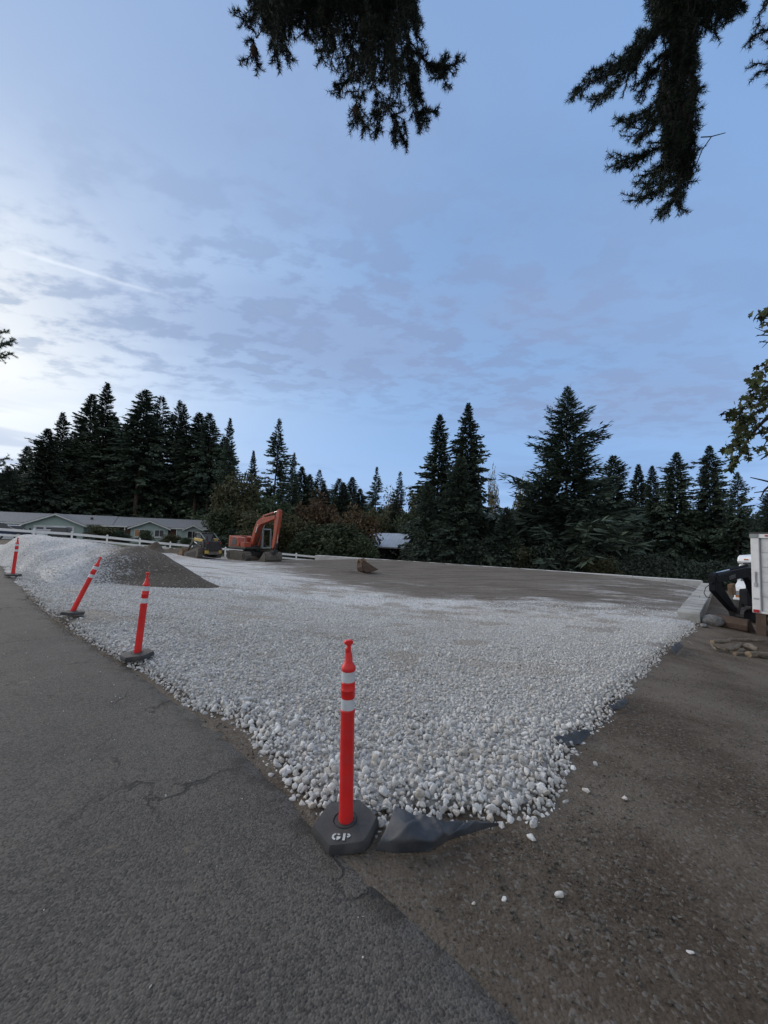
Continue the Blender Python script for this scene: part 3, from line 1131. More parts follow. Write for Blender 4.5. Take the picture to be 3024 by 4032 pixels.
loose_stone(2103, 3252, .040, 3, 'pale stone lying just off the tip of the gravel, the upper of two')
loose_stone(2088, 3303, .042, 5, 'pale rounded stone nearest the road of the pair off the gravel tip')
loose_stone(2201, 3530, .030, 8, 'tan flat stone lying alone in the middle of the bare soil')
loose_stone(1985, 3538, .021, 2, 'small grey stone standing on dark soil left of the tan stone')
loose_stone(1865, 3560, .014, 6, 'tiny whitish stone on dark soil near the asphalt edge')
loose_stone(2310, 3122, .036, 9, 'flat white chip beside the gravel edge right of the big stones')
loose_stone(2720, 3752, .018, 1, 'small bright stone far down the bare soil towards the corner')
loose_stone(2460, 3152, .026, 11, 'pale flat stone sunk in soil between gravel and tyre tracks')
loose_stone(2345, 3008, .030, 12, 'broad tan flake on the soil below the torn fabric')


# fine stones pressed in the soil
def make_pebbles():
    r = np.random.default_rng(12)
    n = 80000
    y = .9 + 9 * r.random(n) ** 1.9
    x = r.uniform(-1.2, 1.15, n) * y + .2
    ok = (edge_t(x, y) < .12) & (lot_inside(x, y) < -.01) & (fnoise(x, y, 1.1, 41) + r.uniform(-.35, .35, n) > -.12)
    x, y = x[ok], y[ok]
    s = .003 + .012 * r.random(len(x)) ** 3.4
    z = terrain_z(x, y) + s * .15
    protos = []
    for i in range(5):
        k = i
        o = link(bpy.data.objects.new('pebble', stone_mesh('pebble', 300 + i, M['pebble'], False)), ground)
        o.location = (x[k], y[k], z[k]); o.scale = (s[k],) * 3
        protos.append(o)
    scatter_object('pebbles', np.stack([x, y, z], 1)[5:], r.uniform(0, 6.28, (len(x) - 5, 3)), np.repeat(s[5:, None], 3, 1) * r.uniform(.7, 1.2, (len(x) - 5, 3)), protos, ground)
    print('pebbles', len(x))


make_pebbles()


def road_specks():
    r = np.random.default_rng(19)
    n = 170
    s_ = r.uniform(-2, 10, n)
    t_ = .05 + 3.5 * r.random(n) ** 2.2
    x = EDGE_A.x + E_DIR.x * s_ + E_NRM.x * t_; y = EDGE_A.y + E_DIR.y * s_ + E_NRM.y * t_
    z = ground_np(x, y) + .018
    sz = .003 + .008 * r.random(n) ** 3
    scatter_object('road_grit', np.stack([x, y, z], 1), r.uniform(0, 6.28, (n, 3)), np.repeat(sz[:, None], 3, 1), single_stones[:6], bpy.data.objects['asphalt_road'])


road_specks()


# ================================================================== MATERIALS FOR OBJECTS
M['post_red'] = plain('red_plastic', (.74, .026, .024), (.62, .020, .020), 5, .42, 0, .15, 90, dirt=(.50, .050, .055), dirt_amt=.6, dirt_scale=9)
M['band'] = plain('reflective_band', (.62, .66, .70), (.52, .56, .60), 12, .35, 0, 0, 40, dirt=(.30, .32, .34), dirt_amt=.35, dirt_scale=14)
M['rubber'] = plain('black_rubber', (.030, .031, .034), (.045, .046, .049), 9, .75, 0, .35, 120, dirt=(.085, .080, .075), dirt_amt=.55, dirt_scale=5)
M['stencil'] = plain('stencil_paint', (.52, .54, .55), (.38, .40, .41), 60, .8, 0, .3, 150, dirt=(.10, .10, .11), dirt_amt=.5, dirt_scale=45)
M['fabric'] = plain('woven_fabric', (.026, .031, .040), (.040, .047, .057), 4, .5, 0, .4, 300, dirt=(.10, .095, .09), dirt_amt=.55, dirt_scale=6, spec=.5)
M['vinyl'] = plain('white_vinyl', (.78, .80, .82), (.72, .74, .76), 2, .4, 0, 0, 40, dirt=(.5, .5, .46), dirt_amt=.25, dirt_scale=2)
M['concrete'] = plain('concrete', (.33, .33, .318), (.25, .25, .242), 3, .85, 0, .35, 45, dirt=(.18, .17, .155), dirt_amt=.55, dirt_scale=2.2)
M['concrete_b'] = plain('concrete_lighter', (.40, .40, .388), (.31, .31, .30), 3, .85, 0, .35, 45, dirt=(.20, .19, .17), dirt_amt=.55, dirt_scale=2.6)
M['wallcap'] = plain('pale_concrete', (.54, .54, .53), (.45, .45, .44), 2, .85, 0, .3, 45, dirt=(.24, .23, .21), dirt_amt=.4, dirt_scale=1.2)
M['orange'] = plain('excavator_orange', (.35, .064, .030), (.26, .050, .026), 3, .65, 0, 0, 40, dirt=(.17, .080, .055), dirt_amt=.7, dirt_scale=3)
M['yellow'] = plain('loader_yellow', (.50, .34, .055), (.40, .27, .05), 4, .5, 0, 0, 40, dirt=(.25, .19, .11), dirt_amt=.6, dirt_scale=3)
M['steel_dark'] = plain('dark_steel', (.022, .022, .024), (.035, .034, .034), 4, .55, .2, .1, 40, dirt=(.085, .075, .062), dirt_amt=.5, dirt_scale=4)
M['muddy'] = plain('muddy_steel', (.125, .112, .098), (.085, .075, .065), 4, .8, .1, .4, 30, dirt=(.19, .175, .155), dirt_amt=.6, dirt_scale=5)
M['rust'] = plain('rusty_steel', (.070, .046, .036), (.100, .070, .054), 5, .8, .2, .4, 40, dirt=(.070, .045, .034), dirt_amt=.6, dirt_scale=4)
M['tan_steel'] = plain('worn_tan_steel', (.23, .155, .09), (.15, .10, .06), 5, .7, .1, .2, 40, dirt=(.09, .07, .055), dirt_amt=.7, dirt_scale=5)
M['chrome'] = plain('cylinder_rod', (.62, .63, .64), (.52, .53, .54), 4, .25, .9)
M['grey_frame'] = plain('grey_paint', (.22, .24, .24), (.17, .185, .185), 4, .5, 0, 0, 40, dirt=(.10, .09, .08), dirt_amt=.4)
M['slate_panel'] = plain('slate_blue_panel', (.050, .058, .075), (.035, .042, .055), 6, .5)
M['glass'] = glass_mat('dark_glass')
M['truck_white'] = plain('truck_white', (.66, .67, .68), (.60, .61, .62), 3, .45, 0, 0, 40, dirt=(.38, .36, .33), dirt_amt=.5, dirt_scale=2.5)
M['truck_door'] = plain('door_white', (.58, .59, .60), (.52, .53, .54), 3, .5, 0, 0, 40, dirt=(.36, .35, .33), dirt_amt=.5, dirt_scale=2)
M['van_white'] = plain('van_white', (.80, .81, .82), (.76, .77, .78), 3, .3)
M['red_lens'] = plain('red_lens', (.38, .02, .03), (.28, .015, .02), 6, .3)
M['amber'] = plain('amber_lens', (.55, .20, .05), (.45, .15, .04), 6, .3)
M['alu'] = plain('aluminium', (.45, .46, .47), (.36, .37, .38), 6, .4, .6)
M['boom_black'] = plain('boom_blue_black', (.008, .009, .013), (.013, .014, .018), 4, .7, 0, 0, 40, dirt=(.020, .019, .018), dirt_amt=.4, spec=.08)
M['letter'] = plain('pale_lettering', (.16, .17, .18), (.12, .13, .14), 10, .6)
M['tire'] = plain('tyre_rubber', (.018, .018, .019), (.03, .03, .03), 6, .85)
M['wood'] = plain('bare_log', (.20, .172, .138), (.095, .078, .060), 11, .85, 0, .5, 22, dirt=(.12, .085, .06), dirt_amt=.6, dirt_scale=4)
M['wood_end'] = plain('cut_wood', (.30, .235, .16), (.20, .15, .10), 14, .85)
M['boulder'] = plain('grey_boulder', (.22, .22, .22), (.13, .128, .125), 4, .9, 0, 1.0, 14, dirt=(.10, .10, .095), dirt_amt=.5)
M['siding'] = plain('green_siding', (.32, .405, .395), (.29, .37, .36), 1.2, .75, 0, 0, 40)
M['trim'] = plain('white_trim', (.58, .60, .60), (.50, .52, .52), 2, .6)
M['shingle'] = plain('grey_shingle', (.25, .255, .265), (.165, .17, .175), 7, .95, 0, .6, 9, dirt=(.25, .25, .255), dirt_amt=.4, dirt_scale=11)
M['brick'] = plain('red_brick', (.145, .080, .062), (.105, .062, .052), 9, .9, 0, .3, 30)
M['garage'] = plain('garage_white', (.55, .57, .62), (.50, .52, .57), 2, .55)
M['porch_dark'] = plain('dark_porch', (.055, .040, .032), (.040, .030, .026), 3, .8)
M['metal_roof'] = plain('grey_metal_roof', (.46, .50, .55), (.40, .44, .49), .8, .35, .1, 0, 40, dirt=(.30, .30, .31), dirt_amt=.5, dirt_scale=.6)
M['barn_dark'] = plain('dark_timber', (.030, .026, .022), (.020, .018, .016), 3, .9)
M['bark'] = plain('bark', (.085, .062, .048), (.045, .034, .027), 5, .95, 0, .8, 14)
M['twig'] = plain('twig_bark', (.016, .012, .010), (.011, .009, .008), 20, .9)
M['cone'] = plain('cone_scale', (.070, .044, .032), (.045, .028, .022), 30, .85, 0, .6, 60)
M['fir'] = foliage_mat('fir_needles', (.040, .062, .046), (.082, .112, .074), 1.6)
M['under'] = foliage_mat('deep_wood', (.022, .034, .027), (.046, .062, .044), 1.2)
M['cedar'] = foliage_mat('cedar_needles', (.040, .064, .048), (.078, .106, .076), 2)
M['spruce_near'] = foliage_mat('near_needles', (.008, .018, .011), (.018, .032, .017), 6)
M['leaf_green'] = foliage_mat('leaf_green', (.038, .056, .030), (.075, .094, .050), 2)
M['leaf_olive'] = foliage_mat('leaf_olive', (.058, .064, .032), (.100, .100, .050), 2)
M['leaf_rust'] = foliage_mat('leaf_rust', (.090, .064, .034), (.135, .098, .052), 2)
M['leaf_pale'] = foliage_mat('leaf_pale', (.13, .12, .060), (.19, .165, .085), 2)
M['leaf_maple'] = foliage_mat('leaf_maple', (.024, .040, .013), (.050, .060, .019), 2, c3=(.075, .045, .016))
M['dry_grass'] = foliage_mat('dry_grass', (.060, .050, .028), (.040, .042, .020), 9)


# ================================================================== DELINEATOR POSTS
def stencil_letters():
    """G and P cut from a stencil, in a unit box each, as flat polygons (x, y)"""
    def arc(cx, cy, rx, ry, a0, a1, th, n=8):
        o = [(cx + rx * math.cos(a0 + (a1 - a0) * i / n), cy + ry * math.sin(a0 + (a1 - a0) * i / n)) for i in range(n + 1)]
        q = [(cx + (rx - th) * math.cos(a0 + (a1 - a0) * i / n), cy + (ry - th) * math.sin(a0 + (a1 - a0) * i / n)) for i in range(n + 1)]
        return [[o[i], o[i + 1], q[i + 1], q[i]] for i in range(n)]
    g = arc(.5, .5, .5, .5, rad(100), rad(260), .24) + arc(.5, .5, .5, .5, rad(35), rad(80), .24) + arc(.5, .5, .5, .5, rad(280), rad(335), .24)
    g += [[(.55, .30), (.98, .30), (.98, .52), (.55, .52)]]
    p = [[(0, 0), (.26, 0), (.26, 1), (0, 1)]] + arc(.40, .70, .42, .30, rad(-80), rad(80), .22)
    return g, p


def make_delineator(loc, rz, lean, label, letters=False, tilt=(0, 0)):
    root = empty('traffic_delineator', loc, 0, label, 'traffic post', 'red traffic posts along the road edge')
    h = MB()
    R = [.212, .212, .205, .212, .212, .205]
    prof = [(1.0, 0), (1.0, .030), (.93, .052), (.42, .060), (.40, .054), (.38, .054), (.36, .061), (.0, .061)]
    n = 6
    vs, fs = [], []
    m = 30
    for r, z in prof:
        for k in range(m):
            a = 2 * PI * k / m
            # hexagon with softened corners, turning round towards the middle
            hexr = .205 * math.cos(PI / 6) / math.cos((a % (PI / 3)) - PI / 6)
            hexr = min(hexr, .200)
            rr = (hexr if r > .6 else .175) * max(r, .002)
            vs.append((rr * math.cos(a), rr * math.sin(a), z))
    for i in range(len(prof) - 1):
        for k in range(m):
            fs.append((i * m + k, i * m + (k + 1) % m, (i + 1) * m + (k + 1) % m, (i + 1) * m + k))
    fs.append(tuple(range(m - 1, -1, -1)))
    h.add(vs, fs)
    base = h.build('base', M['rubber'], root, smooth=True)
    base.rotation_euler = (tilt[0], tilt[1], rz)
    base.location = (0, 0, 0)
    if letters:
        g, p = stencil_letters()
        mb = MB()
        a = rz
        for k, polys in enumerate((g, p)):
            for q in polys:
                pts = []
                for (x, y) in q:
                    lx = -.058 + k * .064 + x * .052
                    ly = -.148 + y * .046
                    rr = math.hypot(lx, ly)
                    z = .0605 - (rr - .07) * .068 + .0025
                    pts.append((lx, ly, z))
                mb.add(pts, [(0, 1, 2, 3)])
        lt = mb.build('lettering', M['stencil'], base)
        lt.rotation_euler = (0, 0, -rz - rad(4))
    tube = MB()
    r = .0435
    prof = [(r * 1.0, 0), (r * 1.03, .02), (r * .985, .05), (r * .97, .63), (r * 1.01, .644), (r * 1.01, .652), (r * .90, .656),
            (r * .90, .722), (r * .98, .726), (r * .98, .765), (r * 1.03, .768), (r * 1.03, .775), (r * .98, .778), (r * .98, .816), (r * .90, .82),
            (r * .90, .884), (r * 1.0, .888), (r * 1.03, .90), (r * .98, .908), (r * .70, .928), (r * .58, .935), (r * .50, .985), (r * .42, .992)]
    tube.lathe(prof, 28)
    tb = tube.build('post', M['post_red'], root, smooth=True)
    tb.location = (0, 0, .055)
    tb.rotation_euler = (lean[0], lean[1], .4)
    for z0, z1 in ((.657, .721), (.821, .883)):
        bnd = MB().lathe([(r * .86, z0), (r * .955, z0 + .001), (r * .955, z1 - .001), (r * .86, z1)], 28).build('reflective_band', M['band'], tb, smooth=True)
    hd = MB()
    hd.box(-.010, .012, -.012, .012, .97, 1.045)
    hd.box(-.021, -.006, -.009, .009, .93, 1.02)
    hd.prism([(-.022, 1.040), (-.030, 1.052), (-.026, 1.064), (-.010, 1.068), (.016, 1.068), (.026, 1.060), (.024, 1.046), (.012, 1.036)], -.014, .014)
    hd.build('handle', M['post_red'], tb, smooth=True, bevel=.004)
    return root


def on_lot(px, py, z0=0.0):
    p = G(px, py, z0)
    for _ in range(5):
        p = G(px, py, float(lot_z(np.array([p.x]), np.array([p.y]))[0]) + .02)
    return p


p1 = G(1362, 3240, .05)
make_delineator((p1.x, p1.y, .012), rad(8), (rad(.5), rad(-1.3)), 'red traffic post with white letters GP on its black base', letters=True, tilt=(rad(2), rad(-3)))
p2 = on_lot(540, 2592)
make_delineator((p2.x, p2.y, p2.z + .02), rad(20), (rad(0), rad(3.2)), 'upright red post with two white bands second from the GP post', tilt=(rad(1), rad(-3)))
p3 = on_lot(285, 2424)
make_delineator((p3.x, p3.y, p3.z + .03), rad(5), (rad(-3), rad(20)), 'red traffic post leaning far over beside the dark gravel heap', tilt=(rad(-3), rad(3)))
p4 = on_lot(50, 2270)
make_delineator((p4.x, p4.y, p4.z + .03), rad(31), (rad(0), rad(2.5)), 'farthest red traffic post in front of the pale stone heap', tilt=(rad(2), rad(4)))


# ================================================================== FABRIC FLAPS
def fabric_sheet(name, rows, label, sub=24, wrinkle=.012, seed=0):
    """rows: list of polylines (world points) from the lower edge to the upper edge, resampled into one sheet"""
    def resample(pl, n):
        pl = np.array([tuple(p) for p in pl], float)
        d = np.r_[0, np.cumsum(np.linalg.norm(np.diff(pl, axis=0), axis=1))]
        u = np.linspace(0, d[-1], n)
        return np.stack([np.interp(u, d, pl[:, k]) for k in range(3)], 1)
    n = 90
    R_ = np.array([resample(r, n) for r in rows])
    k = len(rows)
    m = sub * (k - 1) + 1
    u = np.linspace(0, k - 1, m)
    out = np.zeros((m, n, 3))
    for c in range(3):
        for j in range(n):
            out[:, j, c] = np.interp(u, np.arange(k), R_[:, j, c])
    for _ in range(22):
        out[1:-1] = .25 * out[:-2] + .5 * out[1:-1] + .25 * out[2:]
        out[1:, 1:-1] = .25 * out[1:, :-2] + .5 * out[1:, 1:-1] + .25 * out[1:, 2:]
    uu, vv = np.meshgrid(np.linspace(0, 1, n), np.linspace(0, 1, m))
    out[:, :, 2] += wrinkle * (1.5 * fnoise(uu * 4 + vv, vv * 1.6, 1, 51 + seed, 2) + .35 * (.22 - np.abs(fnoise(uu * 9 + vv * 3, vv * 3 - uu * 4, 1, 57 + seed, 3)))) * (.25 + .75 * sstep(0, .15, vv))
    # soft folds pulled out from the weighted edge
    for c0, sl, wd, am in ((.16, .30, .035, .55), (.34, -.25, .05, -.7), (.47, -.12, .028, .8), (.62, .35, .04, -.6), (.80, .2, .03, .5)):
        out[:, :, 2] += wrinkle * am * np.exp(-((uu - c0 - sl * (vv - .5)) / wd) ** 2) * sstep(.05, .4, vv)
    i = np.arange(m * n).reshape(m, n)
    f = np.stack([i[:-1, :-1].ravel(), i[:-1, 1:].ravel(), i[1:, 1:].ravel(), i[1:, :-1].ravel()], 1)
    me = np_mesh(name, out.reshape(-1, 3), f, M['fabric'], True)
    o = link(bpy.data.objects.new(name, me))
    s = o.modifiers.new('thick', 'SOLIDIFY')
    s.thickness = .0015
    s.offset = 1
    tag(o, label, 'ground fabric', 'sheets of fabric showing at the gravel edge')
    return o


def soil_pt(px, py, up=0.0):
    p = G(px, py, 0)
    for _ in range(4):
        p = G(px, py, float(terrain_z(np.array([p.x]), np.array([p.y]))[0]) + up)
    return p


fabric_sheet('landscape_fabric', [
    [soil_pt(1478, 3345, .012), soil_pt(1560, 3358, .008), soil_pt(1690, 3352, .010), soil_pt(1770, 3305, .012), soil_pt(1860, 3280, .012), soil_pt(1965, 3248, .02)],
    [soil_pt(1500, 3310, .055), soil_pt(1580, 3315, .075), soil_pt(1680, 3312, .075), soil_pt(1770, 3280, .055), soil_pt(1850, 3262, .035), soil_pt(1962, 3244, .03)],
    [soil_pt(1530, 3245, .09), soil_pt(1600, 3240, .115), soil_pt(1680, 3255, .10), soil_pt(1740, 3258, .07), soil_pt(1835, 3245, .05), soil_pt(1950, 3240, .045)],
    [soil_pt(1556, 3172, .125), soil_pt(1620, 3188, .13), soil_pt(1690, 3215, .11), soil_pt(1745, 3240, .08), soil_pt(1810, 3230, .06), soil_pt(1900, 3232, .05)]],
    'dark blue grey fabric flap folded over beside the GP post base', wrinkle=.018)
fabric_sheet('landscape_fabric', [
    [soil_pt(2230, 2945, .012), soil_pt(2290, 2925, .012), soil_pt(2335, 2875, .012)],
    [soil_pt(2210, 2925, .05), soil_pt(2270, 2905, .05), soil_pt(2318, 2872, .045)],
    [soil_pt(2180, 2905, .075), soil_pt(2240, 2888, .075), soil_pt(2300, 2868, .06)]],
    'torn grey fabric corner at the right edge of the gravel, nearer one', sub=6, wrinkle=.02, seed=2)
fabric_sheet('landscape_fabric', [
    [soil_pt(2418, 2800, .012), soil_pt(2455, 2790, .012), soil_pt(2475, 2765, .012)],
    [soil_pt(2408, 2790, .05), soil_pt(2440, 2775, .06), soil_pt(2468, 2756, .05)],
    [soil_pt(2400, 2778, .07), soil_pt(2428, 2764, .075), soil_pt(2455, 2748, .06)]],
    'small grey fabric scrap at the gravel edge halfway to the concrete blocks', sub=6, wrinkle=.02, seed=4)
fabric_sheet('landscape_fabric', [
    [soil_pt(2655, 2580, .015), soil_pt(2675, 2562, .015), soil_pt(2690, 2545, .015)],
    [soil_pt(2648, 2566, .07), soil_pt(2664, 2550, .08), soil_pt(2682, 2536, .07)],
    [soil_pt(2645, 2548, .11), soil_pt(2660, 2537, .12), soil_pt(2676, 2528, .1)]],
    'bluish fabric patch at the gravel edge closest to the concrete blocks', sub=6, wrinkle=.02, seed=6)


# ================================================================== CONCRETE WALLS
def block_wall():
    # short wall of big cast blocks on the right
    a = Vector((WALL_NEAR.x, WALL_NEAR.y, 0)); b = Vector((CORNER.x, CORNER.y, 0))
    L = (b - a).length
    ang = math.atan2((b - a).y, (b - a).x)
    root = empty('concrete_block_wall', (a.x, a.y, -1.0), ang, 'short wall of big grey cast concrete blocks beside the dark digger arm', 'retaining wall')
    n = int(L / 1.5)
    for k in range(n):
        m = MB()
        x0, x1 = k * 1.5 + .025, (k + 1) * 1.5 - .025
        # block with a lifting groove across the top, showing two raised lands
        m.prism([(x0, -.05 - .35), (x1, -.05 - .35), (x1, .44), (x1 - .05, .50), (x1 - .58, .50), (x1 - .62, .32), (x0 + .66, .32), (x0 + .62, .50), (x0 + .05, .50), (x0, .44)], -.62 + random.uniform(-.012, .012), 0)
        o = m.build('concrete_block', M['concrete'] if k % 2 else M['concrete_b'], root, bevel=.02)
        o.location.z = random.uniform(-.02, .02)
        if k in (3, 6):
            MB().tube([(x0 + .51, -.33, .46), (x0 + .51, -.33, .53), (x0 + .56, -.33, .55), (x0 + .61, -.33, .53), (x0 + .61, -.33, .46)], .010, 6).build('lifting_loop', M['rust'], o)
    # long low wall along the far side of the pad
    a = Vector((WALL_END.x, WALL_END.y, 0)); b = Vector((CORNER.x, CORNER.y, 0))
    L = (b - a).length
    ang = math.atan2((b - a).y, (b - a).x)
    root = empty('concrete_wall', (a.x, a.y, -1.0), ang, 'long low pale concrete wall along the far side of the pad', 'retaining wall')
    n = int(L / 1.8)
    for k in range(n):
        m = MB()
        dz = random.uniform(-.008, .008)
        m.box(k * L / n + .006, (k + 1) * L / n - .006, 0 + random.uniform(-.01, .01), .6, -.9, .50 + dz)
        m.build('concrete_block', M['wallcap'], root, bevel=.015)


block_wall()


# ================================================================== FENCE
def make_fence():
    pts = []
    d0 = Vector((-26.22, 32.6))
    for k in range(-5, 11):
        x = -26.3 + 2.10 * k
        y = 32.6 + 1.24 * k
        pts.append(Vector((x, y, 0)))
    tops = {-5: 2.0, 0: 1.32, 1: 1.10, 2: .84, 3: .58, 5.2: .09, 7.3: -.30, 9: -.68, 10: -.85}
    ks = sorted(tops)
    root = empty('rail_fence', (pts[0].x, pts[0].y, 0), 0, 'white vinyl two rail fence running downhill past the house', 'fence')
    root.location.z = 0
    o0 = root.location.copy()
    rel = []
    for i, p in enumerate(pts):
        zt = float(np.interp(i - 5, ks, [tops[k] for k in ks]))
        rel.append(Vector((p.x - o0.x, p.y - o0.y, zt)))
    ang = math.atan2(1.24, 2.10)
    c, s = math.cos(ang), math.sin(ang)
    for i, p in enumerate(rel):
        m = MB()
        w = .066
        m.box(-w, w, -w, w, -1.6, -.05)
        m.box(-w - .02, w + .02, -w - .02, w + .02, -.05, -.02)
        m.add([(-w - .01, -w - .01, -.02), (w + .01, -w - .01, -.02), (w + .01, w + .01, -.02), (-w - .01, w + .01, -.02), (0, 0, .05)], [(0, 1, 2, 3), (0, 1, 4), (1, 2, 4), (2, 3, 4), (3, 0, 4)])
        o = m.build('post', M['vinyl'], root)
        o.location = p
        o.rotation_euler = (0, 0, ang)
    skip_low = {8, 9}
    for i in range(len(rel) - 1):
        a, b = rel[i], rel[i + 1]
        for lev, (z, hh) in enumerate(((-.20, .10), (-.62, .085))):
            if i == 10 and lev == 0:
                # broken rail hanging by one end
                b2 = a.lerp(b, .72)
                m = MB()
                q = [(a.x, a.y, a.z + z), (b2.x, b2.y, b2.z + z - .02)]
                rail(m, q, hh)
                m.build('rail', M['vinyl'], root)
                m = MB()
                rail(m, [(b2.x, b2.y, b2.z + z - .02), (b2.x + .1, b2.y - .02, b2.z + z - .24)], hh)
                m.build('rail', M['vinyl'], root)
                continue
            if lev == 1 and i == 9:
                continue
            m = MB()
            drop = (.10 if (i == 8 and lev == 1) else 0)
            rail(m, [(a.x, a.y, a.z + z), (b.x, b.y, b.z + z - drop)], hh)
            m.build('rail', M['vinyl'], root)
    # loose rail leaning against the lower rail
    m = MB()
    a = rel[8]
    rail(m, [(a.x - 1.6, a.y - 1.3, a.z - .85), (a.x - .2, a.y - .35, a.z - .40)], .05)
    m.build('rail', M['vinyl'], root)


def rail(m, q, h, w=.022):
    a, b = Vector(q[0]), Vector(q[1])
    d = (b - a); d.z = 0
    n = Vector((-d.y, d.x, 0)).normalized() * w
    u = Vector((0, 0, h))
    m.hexa([a - n - u, b - n - u, b + n - u, a + n - u, a - n + u, b - n + u, b + n + u, a + n + u])


make_fence()


# ================================================================== HOUSE
def roof_slab(m, p0, p1, p2, p3, th=.14):
    """sloping slab: four top corners, thickness downwards"""
    q = [Vector(p) for p in (p0, p1, p2, p3)]
    d = Vector((0, 0, -th))
    m.hexa([q[0] + d, q[1] + d, q[2] + d, q[3] + d, q[0], q[1], q[2], q[3]])


def make_house():
    ang = math.atan2(10, 19)
    root = empty('ranch_house', (-46.5, 50, -.45), ang, 'long green single storey house with grey shingle roof and front gables', 'house')
    EV, RG = 2.62, 3.95      # eave and ridge heights above the base
    DEP = 9.0
    Y0 = 1.4                  # main wall line, set back behind the gabled fronts
    wall = MB()
    wall.box(-9, 21.4, Y0, Y0 + DEP, -1.0, EV - .1)
    # gable ends of the main roof
    wall.prism([(Y0, EV - .1), (Y0 + DEP, EV - .1), (Y0 + DEP / 2, RG - .2)], 21.15, 21.4, 'x')
    wall.build('wall', M['siding'], root)
    roof = MB()
    ym = Y0 + DEP / 2
    roof_slab(roof, (-9.6, Y0 - .6, EV - .05), (9.2, Y0 - .6, EV - .05), (9.2, ym, RG + .02), (-9.6, ym, RG + .02))
    roof_slab(roof, (9.202, Y0 - .6, EV - .12), (22, Y0 - .6, EV - .12), (22, ym, RG - .06), (9.202, ym, RG - .06))
    roof_slab(roof, (22, Y0 + DEP + .6, EV - .05), (-9.6, Y0 + DEP + .6, EV - .05), (-9.6, ym, RG - .03), (22, ym, RG - .03))
    ro = roof.build('roof', M['shingle'], root)
    MB().box(6.2, 6.5, Y0 + 2.0, Y0 + 2.3, RG - .75, RG - .35).build('roof_vent', M['steel_dark'], ro)
    for u0, u1, dz in ((-9.6, -.5, 0), (6.8, 11.0, 0), (16.5, 22, .06)):
        MB().box(u0, u1, Y0 - .66, Y0 - .60, EV - .30 - dz, EV - .12 - dz).build('fascia', M['trim'], root)

    def gable(u0, u1, peak, front, over, z_eave):
        c = (u0 + u1) / 2
        g = MB()
        g.prism([(u0, -1), (u1, -1), (u1, z_eave - .05), (c, peak - .2), (u0, z_eave - .05)], front, Y0 + .3)
        gw = g.build('gable_wall', M['siding'], root)
        m = MB()
        sl = (peak - z_eave) / (c - u0)
        e0, e1 = u0 - over, u1 + over
        ze = z_eave - sl * over
        roof_slab(m, (e0, front - .5, ze), (c, front - .5, peak), (c, Y0 + 4.2, peak), (e0, Y0 + 4.2, ze), .13)
        roof_slab(m, (c, front - .5, peak), (e1, front - .5, ze), (e1, Y0 + 4.2, ze), (c, Y0 + 4.2, peak), .13)
        m.build('gable_roof', M['shingle'], root)
        b = MB()
        for x0, z0, x1, z1 in ((e0, ze, c, peak), (c, peak, e1, ze)):
            b.hexa([(x0, front - .56, z0 - .26), (x1, front - .56, z1 - .26), (x1, front - .505, z1 - .26), (x0, front - .505, z0 - .26),
                    (x0, front - .56, z0 - .08), (x1, front - .56, z1 - .08), (x1, front - .505, z1 - .08), (x0, front - .505, z0 - .08)])
        b.build('bargeboard', M['trim'], root)
        return gw

    gable(.0, 6.1, 3.90, 0, .45, 2.55)
    gable(11.5, 16.2, 3.45, .25, .35, 2.45)
    gable(18.4, 20.7, 3.05, .75, .30, 2.45)
    s = MB()
    s.box(17.4, 18.4, 1.0, Y0 + .2, -1, 2.4)
    s.build('wall', M['siding'], root)

    def window(u0, u1, y, z0, z1, warm=False):
        fr = MB()
        w = .09
        fr.box(u0 - w, u1 + w, y - .06, y - .005, z0 - w, z0)
        fr.box(u0 - w, u1 + w, y - .06, y - .005, z1, z1 + w)
        fr.box(u0 - w, u0, y - .06, y - .005, z0, z1)
        fr.box(u1, u1 + w, y - .06, y - .005, z0, z1)
        c = (u0 + u1) / 2
        fr.box(c - .03, c + .03, y - .05, y - .005, z0, z1)
        o = fr.build('window', M['trim'], root)
        a = MB().box(u0, c - .03, y - .022, y - .004, z0, z1).build('pane', M['reflection_glow_glass'] if warm else M['glass'], o)
        b = MB().box(c + .03, u1, y - .022, y - .004, z0, z1).build('pane', M['glass'], o)
    window(12.05, 13.15, .25, 1.10, 2.02, True)
    window(14.55, 15.65, .25, 1.10, 2.02)
    window(18.85, 20.15, .75, .95, 1.98)
    sill = MB()
    sill.box(11.5, 13.6, .10, .24, .84, .98)
    sill.build('sill_board', M['trim'], root)
    MB().box(14.2, 16.2, .10, .24, .84, .98).build('sill_board', M['trim'], root)

    def garage(u0, u1, y, zt):
        o = MB().box(u0, u1, y - .04, y - .002, -1, zt).build('garage_door', M['garage'], root)
        fr = MB()
        fr.box(u0 - .14, u0, y - .07, y - .001, -1, zt + .14)
        fr.box(u1, u1 + .14, y - .07, y - .001, -1, zt + .14)
        fr.box(u0, u1, y - .07, y - .001, zt, zt + .14)
        fr.build('door_frame', M['trim'], o)
        n = 4 if u1 - u0 > 3 else 2
        w = (u1 - u0) / n
        for k in range(n):
            MB().box(u0 + k * w + .15, u0 + (k + 1) * w - .12, y - .055, y - .038, zt - .32, zt - .12).build('pane', M['glass'], o)
        seams = MB()
        for k in range(1, 4):
            seams.box(u0, u1, y - .044, y - .039, zt - .02 - k * .52, zt - k * .52)
        seams.build('seam', M['grey_frame'], o)
    garage(1.0, 4.95, 0, 2.1)
    garage(-3.4, -.9, Y0, 2.15)
    garage(-7.2, -4.4, Y0, 2.15)
    MB().box(.45, .62, -.12, -.001, 1.55, 1.85).build('wall_lamp', M['steel_dark'], root)
